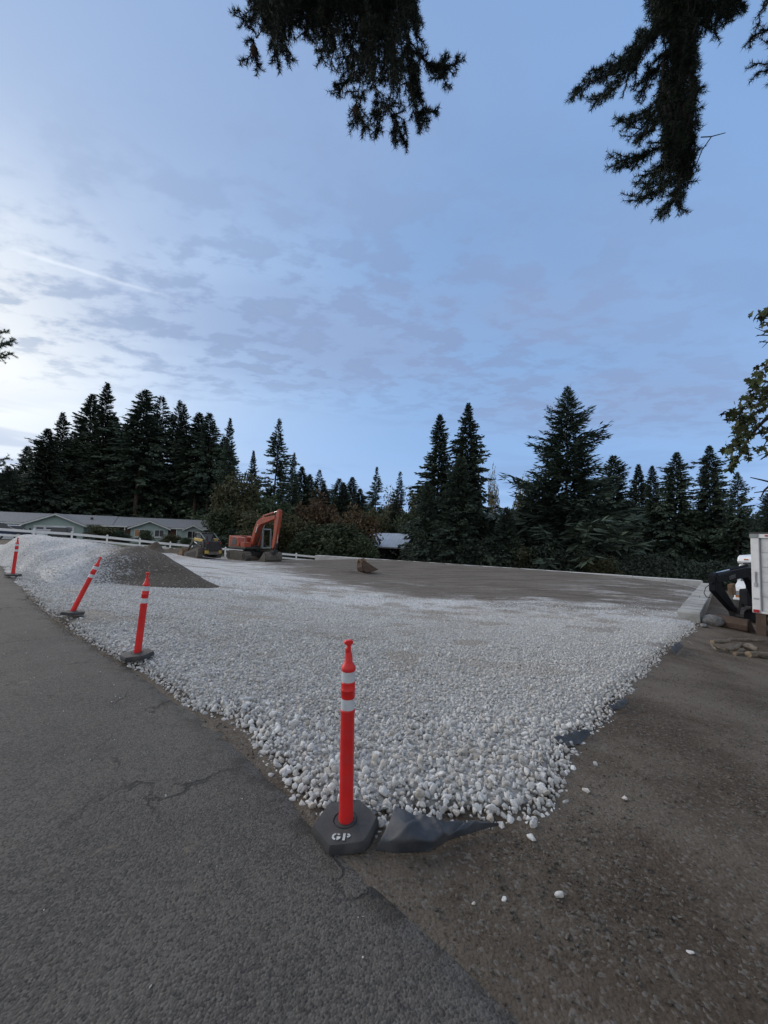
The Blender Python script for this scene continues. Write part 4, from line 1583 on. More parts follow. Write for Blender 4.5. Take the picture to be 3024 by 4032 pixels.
    for u0, u1 in ((10.75, 11.5), (16.2, 17.4)):
        MB().box(u0, u1, Y0 - .1, Y0 - .002, -1, 2.35).build('brick_facing', M['brick'], root)
    pr = MB()
    pr.box(7.2, 10.75, Y0 - .08, Y0 - .002, -1, 2.3)
    pr.build('porch_wall', M['porch_dark'], root)
    MB().box(8.9, 9.5, Y0 - .14, Y0 - .082, -.2, 2.0).build('door', M['brick'], root)
    for u in (10.7, 17.35):
        MB().box(u - .06, u + .06, Y0 - .55, Y0 - .43, -1, EV - .3).build('porch_post', M['trim'], root)


mm, t, b = new_mat('reflection_glow_glass')
b.inputs['Base Color'].default_value = (.05, .035, .025, 1)
b.inputs['Roughness'].default_value = .1
b.inputs['Emission Color'].default_value = (1, .55, .25, 1)
b.inputs['Emission Strength'].default_value = .05  # faint emission painted in for a warm reflection on the pane
M['reflection_glow_glass'] = mm
make_house()


# ================================================================== CARS BY THE HOUSE
def make_car(loc, rz, paint, label, suv=False, roof=None):
    root = empty('parked_car', loc, rz, label, 'car')
    h = .12 if suv else 0
    body = MB()
    body.prism([(-2.2, .35), (2.2, .35), (2.28, .55), (2.22, .78 + h), (1.1, .95 + h), (-1.9, .98 + h), (-2.25, .88 + h), (-2.3, .5)], -.88, .88)
    bo = body.build('body', paint, root, bevel=.06)
    cab = MB()
    z0, z1 = .94 + h, 1.45 + h * 2.2
    xs = ((-2.0 if suv else -1.7), 1.0, .35, (-1.8 if suv else -1.1))
    cab.hexa([(xs[0], -.80, z0), (xs[1], -.80, z0), (xs[1], .80, z0), (xs[0], .80, z0), (xs[3], -.62, z1), (xs[2], -.62, z1), (xs[2], .62, z1), (xs[3], .62, z1)])
    cab.build('window_glass', M['glass'], root, bevel=.03)
    rf = MB()
    rf.hexa([(xs[3] - .03, -.64, z1 - .02), (xs[2] + .03, -.64, z1 - .02), (xs[2] + .03, .64, z1 - .02), (xs[3] - .03, .64, z1 - .02),
             (xs[3] + .05, -.58, z1 + .05), (xs[2] - .08, -.58, z1 + .05), (xs[2] - .08, .58, z1 + .05), (xs[3] + .05, .58, z1 + .05)])
    rf.build('roof_panel', roof or paint, root, bevel=.02)
    for x in (-1.4, 1.4):
        for y in (-.80, .80):
            w = MB().cyl((x, y - .11, .33), (x, y + .11, .33), .33, 18).build('wheel', M['tire'], root, smooth=True)
            MB().cyl((x, y - .115, .33), (x, y + .115, .33), .19, 14).build('rim', M['alu'], w)


paint_w = plain('car_white', (.70, .74, .78), (.66, .70, .74), 2, .25)
paint_b = plain('car_blue', (.020, .035, .080), (.018, .030, .070), 2, .25)
paint_k = plain('car_black', (.012, .013, .016), (.016, .017, .020), 2, .2)


def place_on_ground(px, d, up=0):
    p = W(px, 2100, d)
    return (p.x, p.y, ground_z(p.x, p.y) + .03 + up)


make_car(place_on_ground(55, 41, .15), rad(60), paint_w, 'white car parked behind the fence near the pale stone heap', roof=paint_w)
make_car(place_on_ground(-6, 36, .05), rad(40), paint_b, 'dark blue car at the left end of the white fence')
make_car(place_on_ground(248, 45, .02), rad(118), paint_k, 'dark car with pale roof in front of the garage door', suv=True, roof=plain('car_roof_glass', (.45, .48, .52), (.4, .43, .47), 2, .15))


# ================================================================== BARN
def make_barn():
    c = W(1545, 2150, 58)
    gz = ground_z(c.x, c.y) - .3
    root = empty('open_shed', (c.x, c.y, gz), rad(-14), 'low open shed with pale metal roof behind the pad', 'shed')
    e = W(1560, 2153, 57).z - gz
    r = W(1540, 2100, 62).z - gz
    m = MB()
    roof_slab(m, (-4.2, -2.6, e), (2.2, -2.6, e), (3.1, 2.0, r), (-4.2, 2.0, r), .10)
    roof_slab(m, (3.1, 2.0, r), (2.2, 6.6, e), (-4.2, 6.6, e), (-4.2, 2.0, r), .10)
    ro = m.build('roof', M['metal_roof'], root)
    k = MB()
    for i in range(13):
        x = -4.1 + i * .5
        k.hexa([(x, -2.62, e + .005), (x + .04, -2.62, e + .005), (x + .04, 2.0, r + .005), (x, 2.0, r + .005), (x, -2.62, e + .035), (x + .04, -2.62, e + .035), (x + .04, 2.0, r + .035), (x, 2.0, r + .035)])
    k.build('roof_rib', M['metal_roof'], ro)
    MB().box(-4.2, 2.25, -2.72, -2.61, e - .20, e - .05).build('gutter', M['alu'], root)
    w = MB()
    w.prism([(-4.2, 6.4), (2.0, 6.4), (2.0, 1.0), (1.9, 1.0), (1.9, 6.2), (-4.2, 6.2)], -.5, e, 'z')
    w.build('wall', M['barn_dark'], root)
    MB().box(-4.2, -2.4, -1.8, -1.7, -.5, e - .2).build('wall', M['barn_dark'], root)
    for x, y in ((2.0, -2.4), (-2.3, -2.4), (-4.1, -2.4), (2.0, 2.0)):
        MB().cyl((x, y, -.5), (x, y, e - .1), .07, 8).build('post', M['grey_frame'], root)


make_barn()


# ================================================================== MACHINES
def track_profile(x0, x1, zb, zt, n=7):
    r = (zt - zb) / 2
    cz = (zt + zb) / 2
    pts = []
    for i in range(n + 1):
        a = -PI / 2 + PI * i / n
        pts.append((x1 - r + r * math.cos(a), cz + r * math.sin(a)))
    for i in range(n + 1):
        a = PI / 2 + PI * i / n
        pts.append((x0 + r + r * math.cos(a), cz + r * math.sin(a)))
    return pts


def shoes(m, prof, y0, y1, step=.13, h=.035):
    """grouser bars round a closed track outline"""
    pts = [Vector((a, 0, b)) for a, b in prof]
    L = [(pts[(i + 1) % len(pts)] - p).length for i, p in enumerate(pts)]
    tot = sum(L)
    n = int(tot / step)
    for k in range(n):
        s = k * tot / n
        i = 0
        while s > L[i]:
            s -= L[i]; i += 1
        d = (pts[(i + 1) % len(pts)] - pts[i]).normalized()
        p = pts[i] + d * s
        nn = Vector((d.z, 0, -d.x))
        a = p - d * .022; b = p + d * .022
        q = [a, b, b + nn * h, a + nn * h]
        m.hexa([(v.x, y0, v.z) for v in q] + [(v.x, y1, v.z) for v in q])


def bar(m, p, q, w, h0, h1=None):
    """box beam between two points in the local x-z plane, half width w in y, depths h0 and h1"""
    h1 = h1 or h0
    p, q = Vector(p), Vector(q)
    d = (q - p).normalized()
    n = Vector((-d.z, 0, d.x))
    m.hexa([p - n * h0 - Vector((0, w, 0)), q - n * h1 - Vector((0, w, 0)), q - n * h1 + Vector((0, w, 0)), p - n * h0 + Vector((0, w, 0)),
            p + n * h0 - Vector((0, w, 0)), q + n * h1 - Vector((0, w, 0)), q + n * h1 + Vector((0, w, 0)), p + n * h0 + Vector((0, w, 0))])


def ram(root, p, q, y, r, name='hydraulic_cylinder', split=.6, body=None):
    p, q = Vector((p[0], y, p[1])), Vector((q[0], y, q[1]))
    m = p.lerp(q, split)
    o = MB().cyl(p, m, r, 10).build(name, body or M['orange'], root, smooth=True)
    MB().cyl(m, q, r * .55, 10).build('rod', M['chrome'], o, smooth=True)


def make_excavator():
    c = W(982, 2206, 33)
    z = float(lot_z(np.array([c.x]), np.array([c.y]))[0]) + .02
    root = empty('excavator', (c.x, c.y, z), rad(-40), 'orange tracked excavator with its boom folded and wide bucket down', 'excavator')
    for y in (-1.0, 1.0):
        m = MB()
        prof = track_profile(-1.55, 1.55, .03, .75)
        m.prism(prof, y - .25, y + .25)
        shoes(m, prof, y - .25, y + .25, .16)
        o = m.build('track', M['muddy'], root)
        for x in (-1.2, 1.2):
            MB().cyl((x, y - .262, .39), (x, y + .262, .39), .27, 14).build('track_wheel', M['steel_dark'], o)
        f = MB()
        f.box(-1.0, 1.0, y - .256, y + .256, .22, .56)
        f.build('track_frame', M['muddy'], o)
    MB().box(-.7, .7, -.75, .75, .35, .72).build('undercarriage', M['steel_dark'], root)
    MB().cyl((0, 0, .7), (0, 0, .95), .55, 20).build('slew_ring', M['steel_dark'], root)
    m = MB()
    m.box(-1.5, 1.15, -1.15, 1.15, .95, 1.12)
    m.build('deck', M['steel_dark'], root, bevel=.03)
    m = MB()
    m.prism([(-1.25, 1.12), (.2, 1.12), (.2, 1.45), (-.15, 1.85), (-1.25, 2.0)], -1.15, -.30)
    m.prism([(-1.25, 1.12), (.1, 1.12), (.1, 1.9), (-1.25, 2.0)], .32, 1.12)
    m.box(-1.25, -.5, -.30, .32, 1.12, 1.9)
    hb = m.build('engine_cover', M['orange'], root, bevel=.05)
    MB().prism([(-.95, 1.25), (-.35, 1.25), (-.15, 1.5), (-.40, 1.88), (-.8, 1.92)], -1.168, -1.152).build('vent_panel', M['slate_panel'], hb)
    m = MB()
    m.prism([(-1.85, -.95), (-1.25, -1.15), (-1.25, 1.15), (-1.85, .95), (-1.98, .5), (-1.98, -.5)], 1.0, 2.02, 'z')
    m.build('counterweight', M['orange'], root, bevel=.07)
    MB().cyl((-.9, .6, 1.95), (-.9, .6, 2.25), .05, 8).build('exhaust_pipe', M['steel_dark'], root)
    m = MB()
    m.box(.30, .95, -1.1, -.45, 1.12, 1.5)
    m.build('tool_box', M['orange'], root, bevel=.03)
    # cab
    cab = MB()
    x0, x1, y0, y1, z0, z1 = .15, 1.45, .28, 1.15, 1.0, 2.68
    w = .05
    for (x, y) in ((x0, y0), (x0, y1 - 2 * w), (x1 - .22, y0), (x1 - .22, y1 - 2 * w)):
        cab.box(x, x + 2 * w, y, y + 2 * w, z0, z1 - .05)
    cab.box(x0, x1, y0, y1, z0, z0 + .12)
    cab.prism([(x0, z1 - .1), (x1 - .12, z1 - .1), (x1 - .2, z1), (x0, z1)], y0, y1)
    cab.hexa([(x1 - .10, y0, z0), (x1, y0, z0), (x1, y0 + .08, z0), (x1 - .10, y0 + .08, z0), (x1 - .24, y0, z1 - .1), (x1 - .12, y0, z1 - .1), (x1 - .12, y0 + .08, z1 - .1), (x1 - .24, y0 + .08, z1 - .1)])
    cab.hexa([(x1 - .10, y1 - .08, z0), (x1, y1 - .08, z0), (x1, y1, z0), (x1 - .10, y1, z0), (x1 - .24, y1 - .08, z1 - .1), (x1 - .12, y1 - .08, z1 - .1), (x1 - .12, y1, z1 - .1), (x1 - .24, y1, z1 - .1)])
    cb = cab.build('cab', M['grey_frame'], root, bevel=.02)
    g = MB()
    g.box(x0 + .1, x1 - .26, y0 + .03, y0 + .045, z0 + .12, z1 - .1)
    g.build('side_window', M['cab_glass'], cb)
    g = MB()
    g.box(x0 + .03, x0 + .045, y0 + .1, y1 - .1, z0 + .7, z1 - .1)
    g.build('rear_window', M['cab_glass'], cb)
    sm = MB()
    sm.box(.45, .9, .5, .95, 1.12, 1.45)
    sm.box(.40, .52, .5, .95, 1.45, 2.05)
    sm.build('seat', M['steel_dark'], cb, bevel=.05)
    # boom in two straight runs with a bend
    m = MB()
    pts = [(.35, 1.30), (.85, 2.35), (1.30, 3.05), (1.75, 3.28), (3.70, 3.62)]
    hs = [.13, .22, .27, .26, .15]
    up, dn = [], []
    for i, (x, zz) in enumerate(pts):
        a = Vector(pts[max(i - 1, 0)]); b = Vector(pts[min(i + 1, len(pts) - 1)])
        d = (b - a).normalized(); n = Vector((-d.y, d.x))
        up.append((x + n.x * hs[i], zz + n.y * hs[i])); dn.append((x - n.x * hs[i], zz - n.y * hs[i]))
    m.prism(up + dn[::-1], -.20, .20)
    bo = m.build('boom', M['orange'], root, bevel=.02)
    for y in (-.30, .30):
        ram(root, (.80, 1.25), (1.55, 3.0), y, .075, split=.62)
    # stick, with its lug above the boom tip
    m = MB()
    m.prism([(4.02, 4.22), (4.20, 4.12), (4.18, 3.55), (3.70, 1.25), (3.52, 1.05), (3.38, 1.20), (3.55, 2.6), (3.60, 3.40), (3.86, 4.15)], -.15, .15)
    m.build('stick', M['orange'], root, bevel=.02)
    ram(root, (1.9, 3.72), (3.98, 4.12), 0, .08, split=.66)
    MB().prism([(1.7, 3.5), (2.1, 3.55), (1.98, 3.82), (1.82, 3.82)], -.08, .08).build('bracket', M['orange'], root)
    ram(root, (4.10, 3.35), (3.92, 1.55), -.02, .06, split=.62)
    lk = MB()
    bar(lk, (3.92, 0, 1.55), (3.62, 0, .85), .09, .05)
    bar(lk, (3.50, 0, 1.25), (3.86, 0, 1.5), .12, .05)
    lk.box(3.3, 3.75, -.22, .22, .72, 1.0)
    lk.build('bucket_linkage', M['steel_dark'], root)
    # hoses along the boom
    hs_ = MB()
    for y in (-.06, .06):
        hs_.tube([(.6, y, 1.9), (1.2, y, 3.42), (1.7, y, 3.68), (2.6, y, 3.80), (3.5, y, 3.92), (3.85, y, 3.7)], .02, 6)
    hs_.build('hose', M['steel_dark'], root)
    bucket(root, (3.42, 0, .0), .82, 1.55, M['muddy'])
    hr = MB()
    hr.tube([(.95, -1.1, 1.5), (.95, -1.1, 1.9), (.4, -1.1, 1.9), (.4, -1.1, 1.5)], .018, 6)
    hr.build('handrail', M['grey_frame'], root)


def bucket(root, at, h, w, mat, teeth=0, flip=False):
    """open digging bucket: curved shell with side plates; mouth towards -x"""
    ax, ay, az = at
    outer = [(-.95, .10), (-.85, .02), (-.35, .0), (0.0, .06), (.16, .26), (.18, .55), (.08, .82), (-.12, .92)]
    s = h / .92
    k = -1 if flip else 1
    outer = [(x * s * k, z * s) for x, z in outer]
    inner = [(x * .93 - .03 * k, z * .90 + .045) for x, z in outer]
    m = MB()
    n = len(outer)
    for i in range(n - 1):
        q = [outer[i], outer[i + 1], inner[i + 1], inner[i]]
        m.hexa([(ax + a, ay - w / 2, az + b) for a, b in q] + [(ax + a, ay + w / 2, az + b) for a, b in q])
    for y in (-w / 2, w / 2 - .03):
        m.prism([(ax + a, az + b) for a, b in outer], ay + y, ay + y + .03)
    b = m.build('bucket', mat, root)
    if teeth:
        for i in range(teeth):
            y = -w / 2 + w * (i + .5) / teeth
            MB().hexa([(ax + outer[0][0], ay + y - .04, az + .02), (ax + outer[0][0], ay + y + .04, az + .02), (ax + outer[0][0] - .14 * k, ay + y + .02, az + .04), (ax + outer[0][0] - .14 * k, ay + y - .02, az + .04),
                       (ax + outer[0][0], ay + y - .04, az + .09), (ax + outer[0][0], ay + y + .04, az + .09), (ax + outer[0][0] - .14 * k, ay + y + .02, az + .06), (ax + outer[0][0] - .14 * k, ay + y - .02, az + .06)]).build('tooth', M['steel_dark'], b)
    return b


def cab_glass():
    m, t, b = new_mat('cab_glass')
    b.inputs['Base Color'].default_value = (.10, .12, .12, 1)
    b.inputs['Roughness'].default_value = .08
    b.inputs['Alpha'].default_value = .35
    return m


M['cab_glass'] = cab_glass()
make_excavator()


def make_loader():
    c = W(800, 2204, 31.2)
    z = float(lot_z(np.array([c.x]), np.array([c.y]))[0]) + .02
    root = empty('track_loader', (c.x, c.y, z), rad(142), 'yellow and black compact track loader beside the white fence', 'loader')
    for y in (-.78, .78):
        m = MB()
        prof = [(1.15, .10), (1.25, .25), (1.1, .42), (-.75, .85), (-1.02, .80), (-1.12, .55), (-1.0, .12), (-.85, .02), (1.0, .02)]
        m.prism(prof, y - .22, y + .22)
        shoes(m, prof[::-1], y - .22, y + .22, .11, .03)
        o = m.build('track', M['muddy'], root)
        f = MB()
        f.prism([(.7, .16), (-.7, .14), (-.75, .62), (-.3, .55), (.75, .3)], y - .228, y + .228)
        f.build('track_frame', M['steel_dark'], o)
    m = MB()
    m.prism([(1.0, .35), (-1.35, .40), (-1.40, 1.15), (-.9, 1.35), (-.2, 1.15), (1.0, .75)], -.55, .55)
    m.build('body', M['steel_dark'], root, bevel=.03)
    m = MB()
    m.box(-1.55, -1.38, -.62, .62, .62, 1.38)
    gr = m.build('rear_door', M['steel_dark'], root, bevel=.04)
    s = MB()
    for k in range(7):
        s.box(-1.57, -1.552, -.40, .40, .80 + k * .07, .83 + k * .07)
    s.build('grille_slat', M['rubber'], gr)
    for y0 in (-.64, .42):
        MB().box(-1.575, -1.40, y0, y0 + .22, .42, .66).build('bumper_panel', M['yellow'], root)
        MB().box(-1.60, -1.56, y0 + .05, y0 + .15, 1.18, 1.26).build('tail_light', M['red_lens'], root)
    MB().box(-1.57, -1.38, -.42, .42, .34, .58).build('rear_bumper', M['muddy'], root)
    # cab with mesh sides
    cab = MB()
    for (a, b2) in (((.75, .85), (.55, 1.98)), ((-.55, 1.25), (-.35, 1.98))):
        for y in (-.48, .48):
            bar(cab, (a[0], y, a[1]), (b2[0], y, b2[1]), .035, .04)
    cab.box(-.45, .65, -.52, .52, 1.94, 2.04)
    cb = cab.build('cab', M['steel_dark'], root, bevel=.02)
    g = MB()
    for y in (-.48, .47):
        g.prism([(.70, .9), (.55, 1.94), (-.36, 1.94), (-.5, 1.25), (-.1, 1.1)], y, y + .01)
    g.build('side_window', M['cab_glass'], cb)
    MB().prism([(-.62, 1.25), (-.54, 1.25), (-.36, 1.94), (-.42, 1.94)], -.45, .45).build('rear_window', M['glass'], cb)
    for y in (-.66, .66):
        m = MB()
        bar(m, (-1.15, y, 1.42), (.25, y, 1.50), .06, .10, .12)
        m.build('lift_arm', M['yellow'], root, bevel=.02)
        m = MB()
        bar(m, (.25, y, 1.50), (1.15, y, .72), .055, .11, .09)
        bar(m, (1.12, y, .78), (1.45, y, .30), .055, .08, .09)
        m.build('lift_arm', M['steel_dark'], root, bevel=.02)
        m = MB()
        bar(m, (-1.25, y, .95), (-1.12, y, 1.50), .06, .09)
        m.build('arm_tower', M['steel_dark'], root)
        ram(root, (-.9, .95), (.35, 1.30), y, .05, body=M['steel_dark'])
    # bar from the tower over the rear to the cab roof
    m = MB()
    for y in (-.55, .55):
        bar(m, (-1.2, y, 1.52), (-.4, y, 2.0), .025, .03)
    m.build('guard_bar', M['grey_frame'], root)
    o = bucket(root, (1.75, 0, .02), .75, 1.85, M['tan_steel'], flip=True)
    MB().cyl((-1.0, .3, 1.35), (-1.0, .3, 1.75), .05, 8).build('exhaust_pipe', M['steel_dark'], root)


make_loader()


# loose bucket on the pad
def make_loose_bucket():
    p = on_lot(1432, 2258, -.7)
    root = empty('digging_bucket', (p.x, p.y, p.z - .05), rad(200), 'rusty brown digger bucket lying alone on the gravel pad', 'bucket')
    b = bucket(root, (0, 0, .0), .82, .70, M['rust'], teeth=4)
    for y in (-.20, .20):
        m = MB()
        m.prism([(-.35, .72), (.12, .68), (.13, .88), (0, 1.0), (-.22, .97)], y - .025, y + .025)
        m.build('hanger', M['tan_steel'], root)
    MB().cyl((-.02, -.24, .89), (-.02, .24, .89), .04, 10).build('pin', M['steel_dark'], root)
    root.rotation_euler = (rad(10), rad(14), rad(214))
    # low mound of grit it was dropped on
    mound('gravel_pile', Vector((p.x - 1.2, p.y - .3, 0)), 2.2, 1.2, .20, M['lot'], 'low swell of fine gravel beside the loose bucket', 'gravel pile')


def mound(name, c, rx, ry, h, mat, label, cat, seed=1, on=lot_z):
    n = 34
    a = np.linspace(-1.15, 1.15, n)
    U, V_ = np.meshgrid(a, a)
    X = c.x + U * rx; Y = c.y + V_ * ry
    r2 = U ** 2 + V_ ** 2
    base = on(X, Y)
    Z = base + h * np.exp(-r2 * 2.6) * (1 + .7 * fnoise(X, Y, 1.6, seed)) - .035 * sstep(.55, 1.2, r2) - .005
    i = np.arange(n * n).reshape(n, n)
    f = np.stack([i[:-1, :-1].ravel(), i[:-1, 1:].ravel(), i[1:, 1:].ravel(), i[1:, :-1].ravel()], 1)
    me = np_mesh(name, np.stack([X.ravel(), Y.ravel(), Z.ravel()], 1), f, mat, True)
    at = me.attributes.new('pad', 'FLOAT', 'POINT')
    at.data.foreach_set('value', np.full(n * n, 6, np.float32))
    o = link(bpy.data.objects.new(name, me))
    tag(o, label, cat)
    return o


make_loose_bucket()
d0 = W(608, 2168, 33)
mound('soil_pile', Vector((d0.x, d0.y, 0)), 1.5, 1.1, .75, M['soil'], 'dark clod of dug soil at the foot of the white fence', 'soil pile', 3, ground_np)
d0 = W(690, 2180, 34)
mound('soil_pile', Vector((d0.x, d0.y, 0)), 2.6, 1.0, .45, M['soil'], 'long brown bank of soil under the broken fence rail', 'soil pile', 5, ground_np)


# ================================================================== BOX TRUCK, VAN, SMALL DIGGER
def text_mesh(name, txt, size, mat, parent, loc, rot):
    cu = bpy.data.curves.new(name, 'FONT')
    cu.body = txt
    cu.size = size
    cu.extrude = .002
    cu.align_x = 'CENTER'
    tmp = bpy.data.objects.new(name, cu)
    COL.objects.link(tmp)
    dg = bpy.context.evaluated_depsgraph_get()
    me = bpy.data.meshes.new_from_object(tmp.evaluated_get(dg))
    bpy.data.objects.remove(tmp)
    bpy.data.curves.remove(cu)
    me.materials.clear()
    me.materials.append(mat)
    o = link(bpy.data.objects.new(name, me), parent)
    o.location = loc
    o.rotation_euler = rot
    return o


def make_box_truck():
    ax = Vector((.90, .43, 0)).normalized()
    lf = Vector((-ax.y, ax.x, 0))
    corner = W(2966, 2411, 11.2)
    top = W(2968, 2100, 11.2)
    org = corner - lf * 1.22
    gz = ground_z(org.x, org.y)
    root = empty('box_truck', (org.x, org.y, gz), math.atan2(ax.y, ax.x), 'rear of a white box truck with roll up door and red lamps', 'truck')
    zb = corner.z - gz
    zt = top.z - gz
    root_shift = 0
    m = MB()
    m.box(.10, 5.0, -1.22, 1.22, zb, zt - .02)
    m.build('cargo_box', M['truck_white'], root, bevel=.02)
    fr = MB()
    fr.box(-.04, .10, 1.04, 1.225, zb, zt - .14)
    fr.box(-.04, .10, -1.225, -1.04, zb, zt - .14)
    fr.box(-.04, .10, -1.225, 1.225, zt - .14, zt)
    fr.box(-.04, .10, -1.04, 1.04, zb, zb + .06)
    fo = fr.build('rear_frame', M['truck_white'], root, bevel=.012)
    cap = MB().box(-.055, .10, 1.05, 1.24, zt - .135, zt - .02).build('corner_cap', M['grey_frame'], fo)
    MB().box(-.05, .3, -1.24, 1.24, zt - .015, zt + .03).build('roof_cap', M['steel_dark'], fo)
    for y in (.55, .85, -.55, 0, -.85):
        MB().box(-.058, -.042, y - .05, y + .05, zt - .09, zt - .05).build('marker_lamp', M['red_lens'], fo)
    door = MB().box(0.045, .09, -1.04, 1.04, zb + .06, zt - .14).build('roll_up_door', M['truck_door'], root)
    hgt = (zt - .14 - zb - .06) / 5
    for k in range(5):
        MB().box(.018, .044, -1.02, 1.02, zb + .066 + k * hgt, zb + .056 + (k + 1) * hgt).build('door_panel', M['truck_door'], door, bevel=.006)
    st = MB()
    for k in range(5):
        for y in (-.9, .72):
            st.cyl((.0, y, zb + .2 + k * hgt), (.02, y, zb + .2 + k * hgt), .012, 6)
    st.build('hinge', M['alu'], door)
    MB().box(-.004, .018, -.30, .30, zb + .22, zb + .28).build('reflective_strip', M['red_lens'], door)
    MB().box(-.006, .018, .60, .78, zb + .14, zb + .30).build('warning_label', M['amber'], door)
    lt = MB().cyl((-.058, 1.13, zb + .75), (-.058, 1.13, zb + 1.17), .018, 8)
    lt.box(-.075, -.04, 1.10, 1.16, zb + .75, zb + .86)
    lt.build('grab_handle', M['alu'], fo)
    MB().box(-.046, -.039, 1.07, 1.19, zb + .38, zb + .43).build('number_plate_strip', M['alu'], fo)
    for y in (1.13, -1.13):
        MB().box(-.075, -.041, y - .06, y + .06, zb + .02, zb + .10).build('tail_light', M['red_lens'], root)
    us = MB()
    us.box(-.02, .06, .94, 1.16, zb - .62, zb)
    us.box(-.02, .06, -1.16, -.94, zb - .62, zb)
    us.build('bumper_bracket', M['rust'], root)
    MB().box(-.10, .04, -.93, .93, zb - .46, zb - .30).build('rear_bumper', M['steel_dark'], root, bevel=.01)
    for k in range(6):
        MB().box(-.112, -.101, -.90 + k * .3, -.62 + k * .3, zb - .42, zb - .34).build('reflective_strip', M['red_lens'] if k % 2 == 1 else M['band'], root)
    ch = MB()
    for y in (-.4, .4):
        ch.box(.06, 6.6, y - .05, y + .05, zb - .22, zb - .002)
    ch.box(.3, .4, -1.1, 1.1, zb - .12, zb - .002)
    ch.build('chassis', M['steel_dark'], root)
    for x in (1.5, 5.9):
        for y in (-1.0, 1.0):
            w = MB().cyl((x, y - .14, .42), (x, y + .14, .42), .42, 22).build('wheel', M['tire'], root, smooth=True)
            MB().cyl((x, y - .145, .42), (x, y + .145, .42), .24, 16).build('rim', M['alu'], w)
    mud = MB()
    for y in (-1.0, 1.0):
        mud.box(.92, .94, y - .2, y + .2, .2, zb - .23)
    mud.build('mud_flap', M['rubber'], root)
    m = MB()
    m.prism([(5.15, .55), (6.95, .55), (7.0, 1.1), (6.75, 1.35), (6.3, 2.3), (5.15, 2.35)], -1.0, 1.0)
    cb = m.build('cab', M['van_white'], root, bevel=.06)
    MB().hexa([(6.76, -.9, 1.38), (6.72, -.9, 1.36), (6.72, .9, 1.36), (6.76, .9, 1.38), (6.36, -.85, 2.22), (6.30, -.85, 2.2), (6.30, .85, 2.2), (6.36, .85, 2.22)]).build('windshield', M['glass'], cb)


make_box_truck()


def make_white_van():
    c = W(2903, 2200, 17.5) + Vector((.42, -.955, 0))
    gz = ground_z(c.x, c.y)
    fwd = Vector((-.76, -.65, 0)).normalized()
    root = empty('white_van', (c.x, c.y, gz), math.atan2(fwd.y, fwd.x), 'white van front facing the lot between box truck and concrete blocks', 'van')
    # local +x is forward; front at x = .9
    m = MB()
    m.prism([(.95, .48), (.98, .95), (.90, 1.12), (.1, 1.28), (-.55, 2.02), (-5, 2.05), (-5, .45)], -.98, .98)
    m.build('body', M['van_white'], root, bevel=.05)
    m = MB()
    m.prism([(-.35, 2.06), (-.22, 2.16), (-.40, 2.36), (-.8, 2.42), (-5, 2.42), (-5, 2.06)], -1.0, 1.0)
    rc = m.build('roof_cap', M['van_white'], root, bevel=.05)
    for y in (-.7, 0, .7):
        MB().box(-.32, -.24, y - .07, y + .07, 2.22, 2.27).build('marker_lamp', M['amber'], rc)
    MB().hexa([(.11, -.86, 1.31), (.05, -.86, 1.30), (.05, .86, 1.30), (.11, .86, 1.31), (-.50, -.80, 2.0), (-.56, -.80, 1.99), (-.56, .80, 1.99), (-.50, .80, 2.0)]).build('windshield', M['van_glass'], root)
    gr = MB().box(.955, .992, -.6, .6, .72, .93).build('grille', M['grey_frame'], root)
    for k in range(4):
        MB().box(.993, 1.0, -.58, .58, .745 + k * .045, .765 + k * .045).build('grille_slat', M['alu'], gr)
    for y in (-.78, .78):
        h = MB().box(.95, 1.0, y - .15, y + .15, .74, .93).build('headlight', M['chrome'], root)
        MB().box(.95, .995, y - .15, y + .15, .66, .735).build('turn_signal', M['amber'], root)
    MB().box(.92, 1.06, -1.0, 1.0, .45, .64).build('bumper', M['van_white'], root, bevel=.03)
    MB().box(1.061, 1.068, -.18, .18, .49, .60).build('number_plate', M['alu'], root)
    for x in (.2, -3.4):
        for y in (-.85, .85):
            w = MB().cyl((x, y - .12, .36), (x, y + .12, .36), .36, 20).build('wheel', M['tire'], root, smooth=True)
            MB().cyl((x, y - .125, .36), (x, y + .125, .36), .2, 14).build('rim', M['alu'], w)
    for y in (-1.1, 1.1):
        MB().box(.0, .12, y - .1, y + .1, 1.35, 1.65).build('mirror', M['steel_dark'], root, bevel=.02)


M['van_glass'] = glass_mat('van_glass', (.09, .11, .13), .1)
make_white_van()


